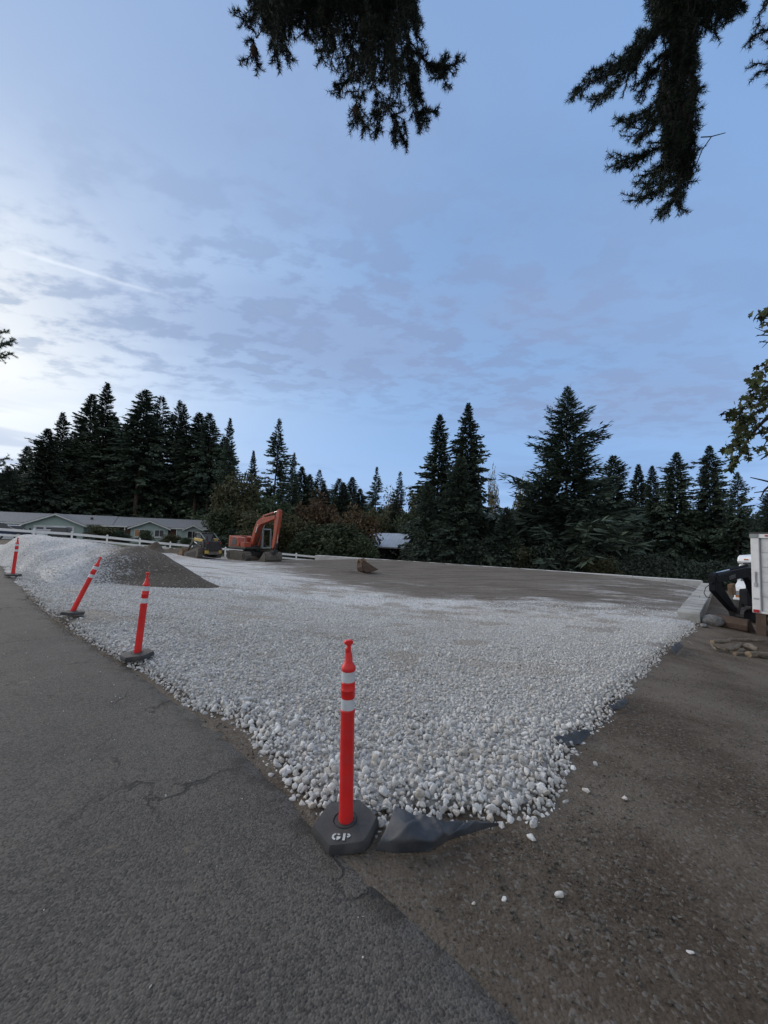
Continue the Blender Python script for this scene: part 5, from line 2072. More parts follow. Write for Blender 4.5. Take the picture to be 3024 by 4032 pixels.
def make_mini_digger():
    # local frame: +x points from the body towards the bucket
    foot = W(2985, 2345, 14.0)
    el = W(2812, 2275, 12.3)
    fw = Vector((el.x - foot.x, el.y - foot.y, 0))
    reach = fw.length
    fw.normalize()
    gz = ground_z(foot.x, foot.y)
    root = empty('mini_excavator', (foot.x, foot.y, gz), math.atan2(fw.y, fw.x), 'small digger with blue black arm and rusty bucket behind the box truck', 'excavator')
    inv = Matrix.Rotation(-math.atan2(fw.y, fw.x), 3, 'Z')

    def loc(px, py, d):
        v = inv @ (W(px, py, d) - Vector((foot.x, foot.y, gz)))
        return (v.x, v.z)

    def at_u(px, py):
        """point on the arm's vertical plane seen at this pixel"""
        n = Vector((-fw.y, fw.x, 0))
        r = ray(px, py)
        o = Vector((0, 0, CAM_H))
        tt = (Vector((foot.x, foot.y, 0)) - o).dot(n) / r.dot(n)
        v = inv @ (o + r * tt - Vector((foot.x, foot.y, gz)))
        return (v.x, v.z)
    pk = at_u(2940, 2238)
    e = at_u(2812, 2278)
    f0 = (-.05, .80)
    # boom: foot - knee - elbow
    m = MB()
    up = [(f0[0] - .10, f0[1]), (pk[0] - .30, pk[1] - .16), (pk[0] - .08, pk[1] + .03), (pk[0] + .12, pk[1] + .01), (e[0] - .05, e[1] + .10), (e[0] + .12, e[1] + .06)]
    dn = [(e[0] + .04, e[1] - .12), (pk[0] + .22, pk[1] - .30), (pk[0] + .02, pk[1] - .42), (f0[0] + .16, f0[1] - .06)]
    m.prism(up + dn, -.10, .10)
    bo = m.build('boom', M['boom_black'], root, bevel=.012)
    mid = ((pk[0] * .45 + e[0] * .55), (pk[1] * .45 + e[1] * .55) - .16)
    sl = math.atan2(e[1] - pk[1], e[0] - pk[0])
    # arm ram along the top
    ram(root, (pk[0] - .02, pk[1] + .10), (e[0] + .02, e[1] + .16), 0, .045, split=.55, body=M['boom_black'])
    # stick
    s1 = at_u(2885, 2405)
    m = MB()
    m.prism([(e[0] + .16, e[1] + .10), (e[0] - .02, e[1] + .20), (e[0] - .16, e[1] - .08), (s1[0] - .10, s1[1] + .06), (s1[0] + .04, s1[1] - .06), (e[0] + .16, e[1] - .38)], -.085, .085)
    m.build('stick', M['boom_black'], root, bevel=.012)
    ram(root, (e[0] + .20, e[1] - .12), (s1[0] + .20, s1[1] + .18), 0, .035, split=.6, body=M['boom_black'])
    # thumb / linkage, dark, and a worn yellow plate between stick and body
    m = MB()
    bar(m, (s1[0] + .20, 0, s1[1] + .18), (s1[0] + .02, 0, s1[1] - .16), .07, .035)
    bar(m, (s1[0] - .06, 0, s1[1] + .10), (s1[0] + .18, 0, s1[1] + .20), .09, .03)
    m.prism([(s1[0] - .38, s1[1] + .34), (s1[0] - .16, s1[1] + .36), (s1[0] - .05, s1[1] - .1), (s1[0] - .20, s1[1] - .12)], -.12, .12)
    m.build('bucket_linkage', M['steel_dark'], root)
    tb = MB()
    y0 = at_u(2882, 2318)
    tb.prism([(y0[0] - .16, y0[1] - .2), (y0[0] + .12, y0[1] - .2), (y0[0] + .18, y0[1] + .14), (y0[0] - .10, y0[1] + .18)], -.06, .06)
    tb.build('thumb', M['tan_steel'], root, bevel=.01)
    hose = MB()
    hx, hz = e[0] + .05, e[1] - .25
    hose.tube([(hx + .0, -.10, hz + .05), (hx + .16, -.15, hz - .05), (hx + .22, -.17, hz - .22), (hx + .12, -.15, hz - .34), (hx - .08, -.12, hz - .36)], .012, 6)
    hose.tube([(pk[0], .06, pk[1] + .05), (pk[0] * .5 + e[0] * .5, .06, (pk[1] + e[1]) / 2 + .10), (e[0], .06, e[1] + .18), (e[0] + .1, .06, e[1] - .1)], .014, 6)
    hose.build('hose', M['rubber'], root)
    # name on the boom, pale and half worn away
    tx = ((pk[0] * .42 + e[0] * .58), (pk[1] * .42 + e[1] * .58) - .14)
    for y, flip in ((.104, PI), (-.104, 0)):
        text_mesh('lettering', 'DEERE', .17, M['letter'], bo, (tx[0], y, tx[1]), (PI / 2, -sl if not flip else sl, flip))
    # bucket, wide and rusty, resting on the ground
    bz = .02
    bucket(root, (s1[0] + .22, 0, bz), .48, .95, M['rust'])
    # body
    MB().cyl((-.95, 0, .45), (-.95, 0, .62), .4, 18).build('slew_ring', M['steel_dark'], root)
    MB().prism([(-1.75, -.5), (-1.6, -.7), (-.5, -.7), (-.3, -.4), (-.3, .4), (-.5, .7), (-1.6, .7), (-1.75, .5)], .62, 1.2, 'z').build('body', M['boom_black'], root, bevel=.05)
    MB().box(-.35, .05, -.18, .18, .45, .95).build('swing_bracket', M['boom_black'], root, bevel=.02)
    for y in (-.6, .6):
        m = MB()
        prof = track_profile(-1.75, -.15, .02, .45)
        m.prism(prof, y - .14, y + .14)
        shoes(m, prof, y - .14, y + .14, .1, .02)
        m.build('track', M['rubber'], root)
    cp = MB()
    for x in (-1.5, -.6):
        for y in (-.5, .5):
            cp.cyl((x, y, 1.2), (x, y, 2.15), .03, 8)
    cp.box(-1.55, -.5, -.56, .56, 2.15, 2.2)
    cp.build('canopy', M['steel_dark'], root)


make_mini_digger()


# ================================================================== BOULDERS AND LOGS BY THE TRUCK
def boulder(px, py, d, s, seed, label, sq=(1, .8, .7)):
    p = W(px, py, d)
    z = ground_z(p.x, p.y)
    r = np.random.default_rng(seed)
    bm = bmesh.new()
    bmesh.ops.create_icosphere(bm, subdivisions=3, radius=1)
    planes = r.normal(size=(16, 3)); planes /= np.linalg.norm(planes, axis=1)[:, None]
    for v in bm.verts:
        for n in planes:
            dd = v.co.x * n[0] + v.co.y * n[1] + v.co.z * n[2]
            if dd > .74:
                v.co -= Vector(n) * (dd - .74) * .95
        v.co *= 1 + .05 * math.sin(v.co.x * 7 + seed) * math.cos(v.co.y * 6)
    me = bpy.data.meshes.new('boulder')
    bm.to_mesh(me); bm.free()
    for q in me.polygons:
        q.use_smooth = True
    me.materials.append(M['boulder'])
    o = link(bpy.data.objects.new('boulder', me))
    o.location = (p.x, p.y, z + s * sq[2] * .45)
    o.scale = (s * sq[0], s * sq[1], s * sq[2])
    o.rotation_euler = (.2, .1, seed)
    tag(o, label, 'boulder', 'boulders beside the concrete blocks')


boulder(2800, 2440, 13.2, .33, 2, 'big grey boulder between the end block and the rusty bucket', (1.1, .9, .8))
boulder(2835, 2420, 13.4, .30, 5, 'brownish boulder behind the left end of the rusty bucket', (1.2, .9, .7))
boulder(2772, 2462, 12.6, .15, 7, 'small flat rock in front of the big grey boulder', (1.4, .8, .5))


def log(pts, rs, label, knots=0, name='log', n=8):
    base = Vector(pts[0])
    rs = [q * .82 for q in rs]
    o = MB()
    rel = [Vector(p) - base for p in pts]
    # irregular: insert extra rings with wobble
    P, R_ = [], []
    for i in range(len(rel) - 1):
        for k in range(5):
            f = k / 5
            P.append(rel[i].lerp(rel[i + 1], f) + Vector((random.gauss(0, .010), random.gauss(0, .010), random.gauss(0, .010))))
            R_.append((rs[i] * (1 - f) + rs[i + 1] * f) * random.uniform(.80, 1.16))
    P.append(rel[-1]); R_.append(rs[-1])
    o.tube(P, R_, n)
    ob = o.build(name, M['wood'], None, smooth=True)
    ob.location = base
    tag(ob, label, 'log', 'logs and firewood under the box truck')
    a = MB()
    d = (P[1] - P[0]).normalized()
    a.tube([P[0] - d * .006, P[0] + d * .002], [R_[0] * .9, R_[0] * .9], n)
    a.build('cut_end', M['wood_end'], ob)
    return ob


def gpt(px, py, up):
    p = G(px, py, -.9)
    for _ in range(5):
        p = G(px, py, ground_z(p.x, p.y) + up)
    return p


log([gpt(2806, 2528, .20), gpt(2900, 2520, .23), gpt(3010, 2522, .22)], [.062, .056, .048], 'long pale log lying across the top of the firewood')
log([gpt(2815, 2545, .08), gpt(2860, 2560, .07)], [.07, .055], 'short twisted log at the left end of the firewood')
log([gpt(2800, 2535, .10), gpt(2812, 2552, .06), gpt(2822, 2560, .05)], [.03, .035, .02], 'thin bent branch stub at the far left of the firewood')
log([gpt(2922, 2535, .14), gpt(2890, 2552, .10), gpt(2866, 2560, .06)], [.06, .06, .05], 'forked brown branch in the middle of the firewood')
log([gpt(2905, 2564, .04), gpt(2935, 2562, .04)], [.045, .045], 'short white split billet on the ground in front of the firewood')
log([gpt(2893, 2574, .04), gpt(2932, 2572, .05)], [.05, .04], 'whitish chunk of wood lowest in front of the firewood')
log([gpt(2942, 2545, .14), gpt(2985, 2560, .13)], [.12, .085], 'thick pale root stump at the right of the firewood')
log([gpt(2945, 2575, .07), gpt(3020, 2580, .07)], [.09, .09], 'grey weathered log under the truck corner')
log([gpt(2712, 2528, .02), gpt(2735, 2545, .015)], [.016, .010], 'thin bare stick on the soil beside the gravel edge', name='stick')
log([gpt(2752, 2573, .015), gpt(2772, 2576, .015)], [.012, .010], 'short pale stick on open soil left of the firewood', name='stick')


# ================================================================== TREES
def kites(c, d, side, ln, wd):
    """four-cornered leaf sprays: centre-line from c along d, widest at 40 %"""
    d = d / np.linalg.norm(d, axis=1)[:, None]
    side = side - d * (side * d).sum(1)[:, None]
    side = side / np.maximum(np.linalg.norm(side, axis=1), 1e-6)[:, None]
    a = c
    b = c + d * (ln * .45)[:, None] + side * (wd * .5)[:, None]
    e = c + d * ln[:, None]
    f = c + d * (ln * .45)[:, None] - side * (wd * .5)[:, None]
    v = np.stack([a, b, e, f], 1).reshape(-1, 3)
    fc = np.arange(len(v)).reshape(-1, 4)
    return v, fc


def conifer_crown(name, mat, seed, R=.17, nb=330, base=.10, shape=.85, up=.1, droop=.25, sprays=18, gap=.0, arms=False, thin=1.15, fine=.55):
    """crown of a conifer of height 1: branches in loose whorls, each a feathered spray"""
    r = np.random.default_rng(seed)
    C, D, S, L, Wd = [], [], [], [], []
    g = 2.39996
    for b in range(nb):
        t = base + (1 - base) * (b + r.random()) / nb
        tt = (t - base) / (1 - base)
        az = b * g + r.normal(0, .35)
        if gap and float(vnoise(math.cos(az) * 1.3 + t * 13, math.sin(az) * 1.3 + t * 5, 1.0, seed)) > .5 - gap:
            continue
        prof = (1 - tt) ** shape * (.62 + .38 * min(1, tt * 5 + .35)) + .006
        lump = .82 + .30 * math.sin(az * 2 + seed + t * 9) * math.cos(t * 23 + seed)
        Lb = R * prof * lump * r.uniform(.72, 1.16)
        if r.random() < .10:
            Lb *= 1.28
        el = up + .55 * tt ** 2 - .35 * (1 - tt) ** 2
        if arms:
            el = .12 + .35 * tt
        hx, hy = math.cos(az), math.sin(az)
        sx, sy = -hy, hx
        for k in range(sprays):
            s = .12 + .88 * (k + r.random()) / sprays
            x = Lb * s
            zz = t + Lb * (s * math.tan(el) - droop * s * s + (.10 * s ** 4 if not arms else .28 * s ** 3))
            dz = math.tan(el) - 2 * droop * s + (.4 * s ** 3 if not arms else .84 * s * s)
            p = np.array([hx * x, hy * x, zz])
            bd = np.array([hx, hy, dz])
            for q in (-1, 1):
                dirv = bd * r.uniform(.5, 1.1) + q * np.array([sx, sy, 0]) * r.uniform(.45, 1.1) + np.array([0, 0, r.uniform(-.85, .12)])
                ln = ((.16 + .30 * (1 - s)) * Lb * r.uniform(.7, 1.3) + .008) * fine
                C.append(p + r.normal(0, .0065, 3)); D.append(dirv); L.append(ln)
                Wd.append(ln * r.uniform(.26, .42) * thin)
                S.append(np.cross(dirv, np.array([r.normal(0, .5), r.normal(0, .5), 1.0])))
            if r.random() < .8:
                dirv = bd + np.array([r.normal(0, .2), r.normal(0, .2), r.uniform(-.5, .2)])
                ln = (.10 + .16 * (1 - s)) * Lb + .012
                C.append(p); D.append(dirv); L.append(ln); Wd.append(ln * .4 * thin)
                S.append(np.cross(dirv, r.normal(size=3)))
    # leader
    for k in range(10):
        z = 1 - .03 * k / 10
        a = r.uniform(0, 6.28)
        C.append(np.array([0, 0, z - .012])); D.append(np.array([math.cos(a) * .6, math.sin(a) * .6, 1.0])); L.append(.022); Wd.append(.006); S.append(r.normal(size=3))
    v, f = kites(np.array(C), np.array(D), np.array(S), np.array(L), np.array(Wd))
    return np_mesh(name, v, f, mat)


def trunk_mesh(name, seed, r0=.011, top=.98, n=7):
    r = np.random.default_rng(seed)
    m = MB()
    P = [(r.normal(0, .003) * (k > 0), r.normal(0, .003) * (k > 0), -.05 + (top + .05) * k / 8) for k in range(9)]
    m.tube(P, [r0 * (1.25 if k == 0 else 1) * (1 - .93 * k / 8) for k in range(9)], n)
    # a few bare stubs low down
    for k in range(14):
        z = r.uniform(.06, .45); a = r.uniform(0, 6.28); l = r.uniform(.02, .06)
        m.tube([(0, 0, z), (math.cos(a) * l, math.sin(a) * l, z + r.uniform(-.008, .012))], [.0016, .0005], 4)
    return m.mesh(name, M['bark'], True)


FIRS = [conifer_crown('crown', M['fir'], 1, R=.235, nb=400, base=.08, shape=.88, gap=.12),
        conifer_crown('crown', M['fir'], 2, R=.26, nb=400, base=.10, shape=.80, droop=.32, gap=.10),
        conifer_crown('crown', M['fir'], 3, R=.215, nb=330, base=.16, gap=.36, sprays=16, shape=.85, droop=.22),
        conifer_crown('crown', M['fir'], 4, R=.20, nb=380, base=.04, shape=.95, up=.2, droop=.22, gap=.15)]
FIRS.append(conifer_crown('crown', M['fir'], 6, R=.19, nb=240, base=.42, shape=.75, droop=.28, gap=.2))
CEDAR = conifer_crown('crown', M['cedar'], 9, R=.37, nb=360, base=.02, shape=.86, arms=True, droop=.30, sprays=20, thin=.6, fine=.7)
SHORT = [conifer_crown('crown', M['cedar'], 11, R=.30, nb=340, base=.01, shape=.62, droop=.2, up=.15, gap=.08, sprays=18, fine=.55),
         conifer_crown('crown', M['fir'], 12, R=.29, nb=330, base=.06, shape=.80, gap=.22, droop=.2, sprays=15, fine=.6)]
TRUNKS = [trunk_mesh('trunk', 20 + i) for i in range(3)]


def conifer(px, py, d, crown, wide=1.0, label='', group='conifers behind the house', rot=None, name='fir_tree', sink=.3):
    top = W(px, py, d)
    gz = ground_z(top.x, top.y) - sink
    h = top.z - gz
    root = empty(name, (top.x, top.y, gz), (rot if rot is not None else random.uniform(0, 6.28)), label, 'tree', group)
    for nm, me in (('trunk', TRUNKS[int(px) % 3]), ('crown', crown)):
        o = link(bpy.data.objects.new(nm, me), root)
        o.scale = (h * wide, h * wide, h)
    root.rotation_euler[0] = random.uniform(-.03, .03)
    root.rotation_euler[1] = random.uniform(-.03, .03)
    sx_ = random.uniform(.88, 1.14)
    root.scale = (sx_, random.uniform(.9, 1.1), 1)
    return root


GL = 'tall dark conifers behind the green house'
for a in ((30, 1835, 62, 1, 1.35, 'lowest dark fir at the left end of the row, over the roof'),
          (195, 1690, 66, 1, 1.25, 'broad fir with ragged top left of the tallest firs'),
          (352, 1548, 76, 0, 1.05, 'tall fir just left of the tallest one above the garage gable'),
          (421, 1508, 72, 3, 1.0, 'tallest dark fir of the row behind the house'),
          (300, 1700, 80, 1, 1.1, 'fir filling in behind and left of the tallest pair'),
          (500, 1690, 82, 0, 1.1, 'shorter fir in the gap right of the tallest fir'),
          (565, 1538, 73, 4, 1.35, 'tall bushy fir over the middle of the house roof'),
          (652, 1562, 80, 2, 1.15, 'thin see-through fir right of the bushy fir over the roof'),
          (697, 1575, 84, 2, 1.15, 'second thin fir, sky showing through its branches'),
          (735, 1592, 82, 3, .85, 'slender pointed fir right of the two thin firs'),
          (790, 1625, 75, 4, 1.15, 'dense fir above the right gable of the house'),
          (800, 1700, 78, 1, .9, 'shorter dense fir tucked beside the right gable fir'),
          (836, 1632, 74, 4, 1.1, 'pale open fir standing right of the house end'),
          (917, 1652, 66, 3, .80, 'narrow fir with drooping branches above the yellow loader'),
          (455, 1640, 78, 1, 1.0, 'fir with its top just under the shoulder of the tallest fir'),
          (120, 1760, 75, 0, 1.2, 'dark fir behind the left garage roof'),
          (260, 1630, 74, 3, 1.2, 'fir on the left flank of the tallest pair'),
          (530, 1640, 76, 0, 1.15, 'fir filling the notch left of the high crowned fir'),
          (620, 1650, 76, 1, 1.0, 'fir low between the high crowned fir and the thin firs'),
          (880, 1720, 76, 0, 1.0, 'short fir between the pale open fir and the narrow fir')):
    conifer(a[0], a[1], a[2], FIRS[a[3]], a[4] * 1.18, a[5], GL)
GM = 'conifers in the distance between the house and the shed'
for a in ((1005, 1775, 70, 3, .9, 'small pointed fir left of the ragged fir over the excavator'),
          (1092, 1652, 64, 2, 1.25, 'ragged open fir rising above the orange excavator'),
          (1158, 1785, 70, 3, .9, 'small fir right of the ragged fir over the excavator'),
          (1196, 1838, 92, 1, 1.3, 'distant fir over the excavator boom tip'),
          (1226, 1868, 118, 0, 1.5, 'distant fir left of the rust coloured tree'),
          (1262, 1850, 96, 2, 1.5, 'distant thin fir straight above the rust coloured tree'),
          (1279, 1905, 90, 1, 1.5, 'distant blunt fir right of the rust coloured tree top'),
          (1334, 1886, 112, 4, 1.6, 'distant high crowned fir, first of the low group in the middle'),
          (1352, 1902, 88, 1, 1.5, 'distant broad fir in front of the low group in the middle'),
          (1384, 1880, 104, 0, 1.6, 'distant fir, highest of the low group in the middle'),
          (1418, 1925, 92, 1, 1.6, 'distant low fir, last of the group in the middle'),
          (1480, 1838, 85, 2, 1.2, 'lone taller fir left above the shed roof'),
          (1572, 1858, 90, 2, 1.1, 'thin dark fir among pale trees above the shed')):
    conifer(a[0], a[1], a[2], FIRS[a[3]], a[4], a[5], GM)
GR = 'dark conifers behind the concrete wall'
for a in ((1728, 1632, 52, 'F0', 1.2, 'left fir of the pair right of the shed'),
          (1843, 1590, 50, 'F1', 1.0, 'right and taller fir of the pair beside the shed'),
          (1800, 1800, 47, 'S0', 1.1, 'shorter bushy conifer in front of the fir pair'),
          (1690, 1900, 48, 'S0', 1.0, 'dense low conifer at the right edge of the shed'),
          (2232, 1522, 46, 'C', 1.28, 'great cedar with upswept spiky branches behind the wall'),
          (2085, 1900, 50, 'S0', 1.0, 'rounded dark conifer between the fir pair and the cedar'),
          (2405, 1800, 52, 'S0', 1.15, 'broad dark conifer leaning on the right side of the cedar'),
          (2515, 1830, 62, 'F0', 1.25, 'thin fir with sky behind it right of the cedar'),
          (2580, 1835, 56, 'F0', 1.1, 'dense fir left of the taller twin topped one'),
          (2645, 1782, 54, 'F1', 1.1, 'dense fir with flat shoulders right of the cedar'),
          (2792, 1758, 52, 'F1', .95, 'pointed fir with sky gaps left of the maple branch'),
          (2895, 1862, 48, 'S1', 1.05, 'spreading fir below the maple branch'),
          (3020, 1935, 44, 'S0', 1.0, 'dark conifer at the right edge above the box truck'),
          (2320, 1985, 42, 'S0', 1.0, 'low dark conifer in front of the cedar foot'),
          (1990, 2000, 44, 'S0', 1.1, 'low dark conifer left of the cedar foot')):
    k = a[3]
    cr = CEDAR if k == 'C' else (FIRS[int(k[1])] if k[0] == 'F' else SHORT[int(k[1])])
    conifer(a[0], a[1], a[2], cr, a[4], a[5], GR, name='cedar_tree' if k == 'C' else 'fir_tree')


# ------------------------------------------------------------------ broadleaf trees and shrubs
def leafy_crown(name, mat, seed, n=5200, leaf=.055, clumps=40, squash=(1, 1, 1), hollow=.35, lift=.55):
    """crown of a tree or shrub about 1 tall and 1 wide, centred at z=lift: leaves gathered in clumps with gaps between"""
    r = np.random.default_rng(seed)
    cc = r.normal(size=(clumps, 3))
    cc /= np.linalg.norm(cc, axis=1)[:, None]
    cc *= (hollow + (1 - hollow) * r.random((clumps, 1)) ** .6) * .40
    rad_ = r.uniform(.07, .17, clumps)
    idx = r.integers(0, clumps, n)
    q = r.normal(size=(n, 3))
    q /= np.linalg.norm(q, axis=1)[:, None]
    p = cc[idx] + q * (rad_[idx] * r.random(n) ** .45)[:, None]
    p *= np.array(squash)
    p[:, 2] += lift
    d = q + r.normal(0, .7, (n, 3)) + np.array([0, 0, -.2])
    ln = leaf * r.uniform(.6, 1.3, n)
    v, f = kites(p, d, r.normal(size=(n, 3)), ln, ln * r.uniform(.45, .75, n))
    v[:, 2] = np.maximum(v[:, 2], .0)
    return np_mesh(name, v, f, mat)


def limbs_mesh(name, seed, height=.6, spread=.30):
    r = np.random.default_rng(seed)
    m = MB()
    m.tube([(0, 0, -.05), (.01, 0, height * .35), (.0, .01, height * .6)], [.030, .022, .018], 7)
    for k in range(9):
        a = r.uniform(0, 6.28); l = r.uniform(.5, 1) * spread
        z0 = r.uniform(.25, .6) * height
        m.tube([(0, 0, z0), (math.cos(a) * l * .5, math.sin(a) * l * .5, z0 + r.uniform(.08, .2)), (math.cos(a) * l, math.sin(a) * l, z0 + r.uniform(.15, .42))], [.012, .008, .003], 5)
    return m.mesh(name, M['bark'], True)


LIMBS = [limbs_mesh('trunk', 60 + i) for i in range(2)]
LC = {'rust': leafy_crown('crown', M['leaf_rust'], 31), 'green': leafy_crown('crown', M['leaf_green'], 32), 'olive': leafy_crown('crown', M['leaf_olive'], 33, 6000, .05, 46),
      'pale': leafy_crown('crown', M['leaf_pale'], 34, 3400, .042, 30, hollow=.1), 'bush': leafy_crown('crown', M['leaf_green'], 35, 6500, .05, 50, lift=.42), 'dark': leafy_crown('crown', M['fir'], 36, 6500, .06, 46, lift=.45)}


def broadleaf(px, top_py, d, w_px, kind, label, cat='tree', name='broadleaf_tree', group='leafy trees and shrubs between house and shed', stretch=1.0):
    top = W(px, top_py, d)
    gz = ground_z(top.x, top.y) - .15
    h = (top.z - gz) / (.97 if kind not in ('bush', 'dark') else .88)
    w = w_px / FPX * d
    root = empty(name, (top.x, top.y, gz), random.uniform(0, 6.28), label, cat, group)
    o = link(bpy.data.objects.new('trunk', LIMBS[int(px) % 2]), root)
    o.scale = (w * .9, w * .9, h)
    o = link(bpy.data.objects.new('crown', LC[kind]), root)
    o.scale = (w, w, h)
    return root


for a in ((945, 1880, 52, 230, 'olive', 'dull olive tree behind the orange excavator cab'),
          (880, 1990, 50, 160, 'green', 'dark green tree between house end and excavator'),
          (1060, 1930, 55, 240, 'green', 'green tree behind the excavator boom'),
          (1010, 2020, 46, 190, 'olive', 'low olive brush right behind the excavator engine'),
          (1242, 1955, 56, 230, 'rust', 'rust brown autumn tree right of the excavator boom'),
          (1400, 2005, 54, 220, 'rust', 'smaller rust brown tree left of the shed roof'),
          (1160, 2030, 50, 190, 'olive', 'olive brush between excavator stick and rust tree'),
          (1480, 2010, 80, 160, 'olive', 'olive tree behind the shed, left part'),
          (1545, 1935, 95, 150, 'pale', 'pale yellowing tree above the shed roof'),
          (1600, 2000, 78, 140, 'green', 'green tree touching the right end of the shed roof'),
          (1945, 1850, 90, 60, 'pale', 'thin pale poplar in the gap right of the fir pair'),
          (2058, 1885, 85, 110, 'pale', 'faded yellow tree left of the great cedar'),
          (1640, 1950, 85, 120, 'olive', 'dull tree between the shed and the fir pair')):
    broadleaf(*a)
for a in ((1330, 2055, 48, 330, 'bush', 'big grey green bush right of the excavator bucket'),
          (1230, 2090, 47, 200, 'bush', 'green bush just right of the excavator bucket'),
          (1430, 2110, 47, 150, 'bush', 'dark bush against the left end of the shed'),
          (930, 2085, 47, 170, 'dark', 'dark shrub behind the track loader'),
          (575, 2085, 53, 66, 'bush', 'clipped dark shrub between the two gable windows'),
          (672, 2105, 51, 90, 'olive', 'low brown shrub in front of the brick part of the house'),
          (400, 2070, 50, 150, 'olive', 'rambling shrub right of the wide garage door'),
          (735, 2115, 49, 60, 'bush', 'small shrub below the right house window'),
          (480, 2090, 51, 80, 'dark', 'dark shrub beside the house porch'),
          (2060, 2150, 43, 160, 'olive', 'pale low bush behind the long concrete wall'),
          (2360, 2190, 38, 170, 'olive', 'low bush behind the wall below the cedar')):
    broadleaf(a[0], a[1], a[2], a[3], a[4], a[5], 'shrub', 'shrub')


# undergrowth that reads as one dark mass
def undergrowth(name, line, n, h0, h1, depth, mat, seed, leaf=.5):
    r = np.random.default_rng(seed)
    pl = np.array([(p[0], p[1]) for p in line])
    L = np.r_[0, np.cumsum(np.linalg.norm(np.diff(pl, axis=0), axis=1))]
    s = r.uniform(0, L[-1], n)
    x = np.interp(s, L, pl[:, 0]) + r.normal(0, depth, n)
    y = np.interp(s, L, pl[:, 1]) + np.abs(r.normal(0, depth, n))
    top = h0 + (h1 - h0) * (.5 + fnoise(x, y, .12, seed, 3))
    g = ground_np(x, y)
    z = g + top * r.random(n) ** .8
    d = r.normal(size=(n, 3)) + np.array([0, 0, .1])
    ln = leaf * r.uniform(.5, 1.3, n)
    v, f = kites(np.stack([x, y, z], 1), d, r.normal(size=(n, 3)), ln, ln * r.uniform(.3, .55, n))
    o = link(bpy.data.objects.new(name, np_mesh(name, v, f, mat)))
    return o


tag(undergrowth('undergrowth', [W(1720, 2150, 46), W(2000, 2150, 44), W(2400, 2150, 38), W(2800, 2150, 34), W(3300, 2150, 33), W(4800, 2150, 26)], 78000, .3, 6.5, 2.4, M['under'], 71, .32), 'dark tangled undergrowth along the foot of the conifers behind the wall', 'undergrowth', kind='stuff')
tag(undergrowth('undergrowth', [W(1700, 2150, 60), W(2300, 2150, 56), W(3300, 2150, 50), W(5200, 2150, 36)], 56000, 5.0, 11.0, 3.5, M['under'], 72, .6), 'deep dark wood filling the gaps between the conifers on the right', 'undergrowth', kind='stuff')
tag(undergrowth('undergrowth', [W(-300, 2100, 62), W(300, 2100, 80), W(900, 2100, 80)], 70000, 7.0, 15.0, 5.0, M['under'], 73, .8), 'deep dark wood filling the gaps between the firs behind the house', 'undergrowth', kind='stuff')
tag(undergrowth('undergrowth', [W(860, 2100, 66), W(1200, 2100, 72), W(1650, 2100, 80)], 30000, 3.0, 7.5, 4.0, M['leaf_green'], 74, .7), 'distant scrub between the house and the shed', 'undergrowth', kind='stuff')
tag(undergrowth('undergrowth', [W(-900, 2100, 120), W(0, 2100, 150), W(1512, 2100, 150), W(3200, 2100, 120), W(7000, 2100, 60)], 36000, 8.0, 17.0, 6.0, M['fir'], 75, 2.2), 'far line of dark woods closing the view', 'undergrowth', kind='stuff')


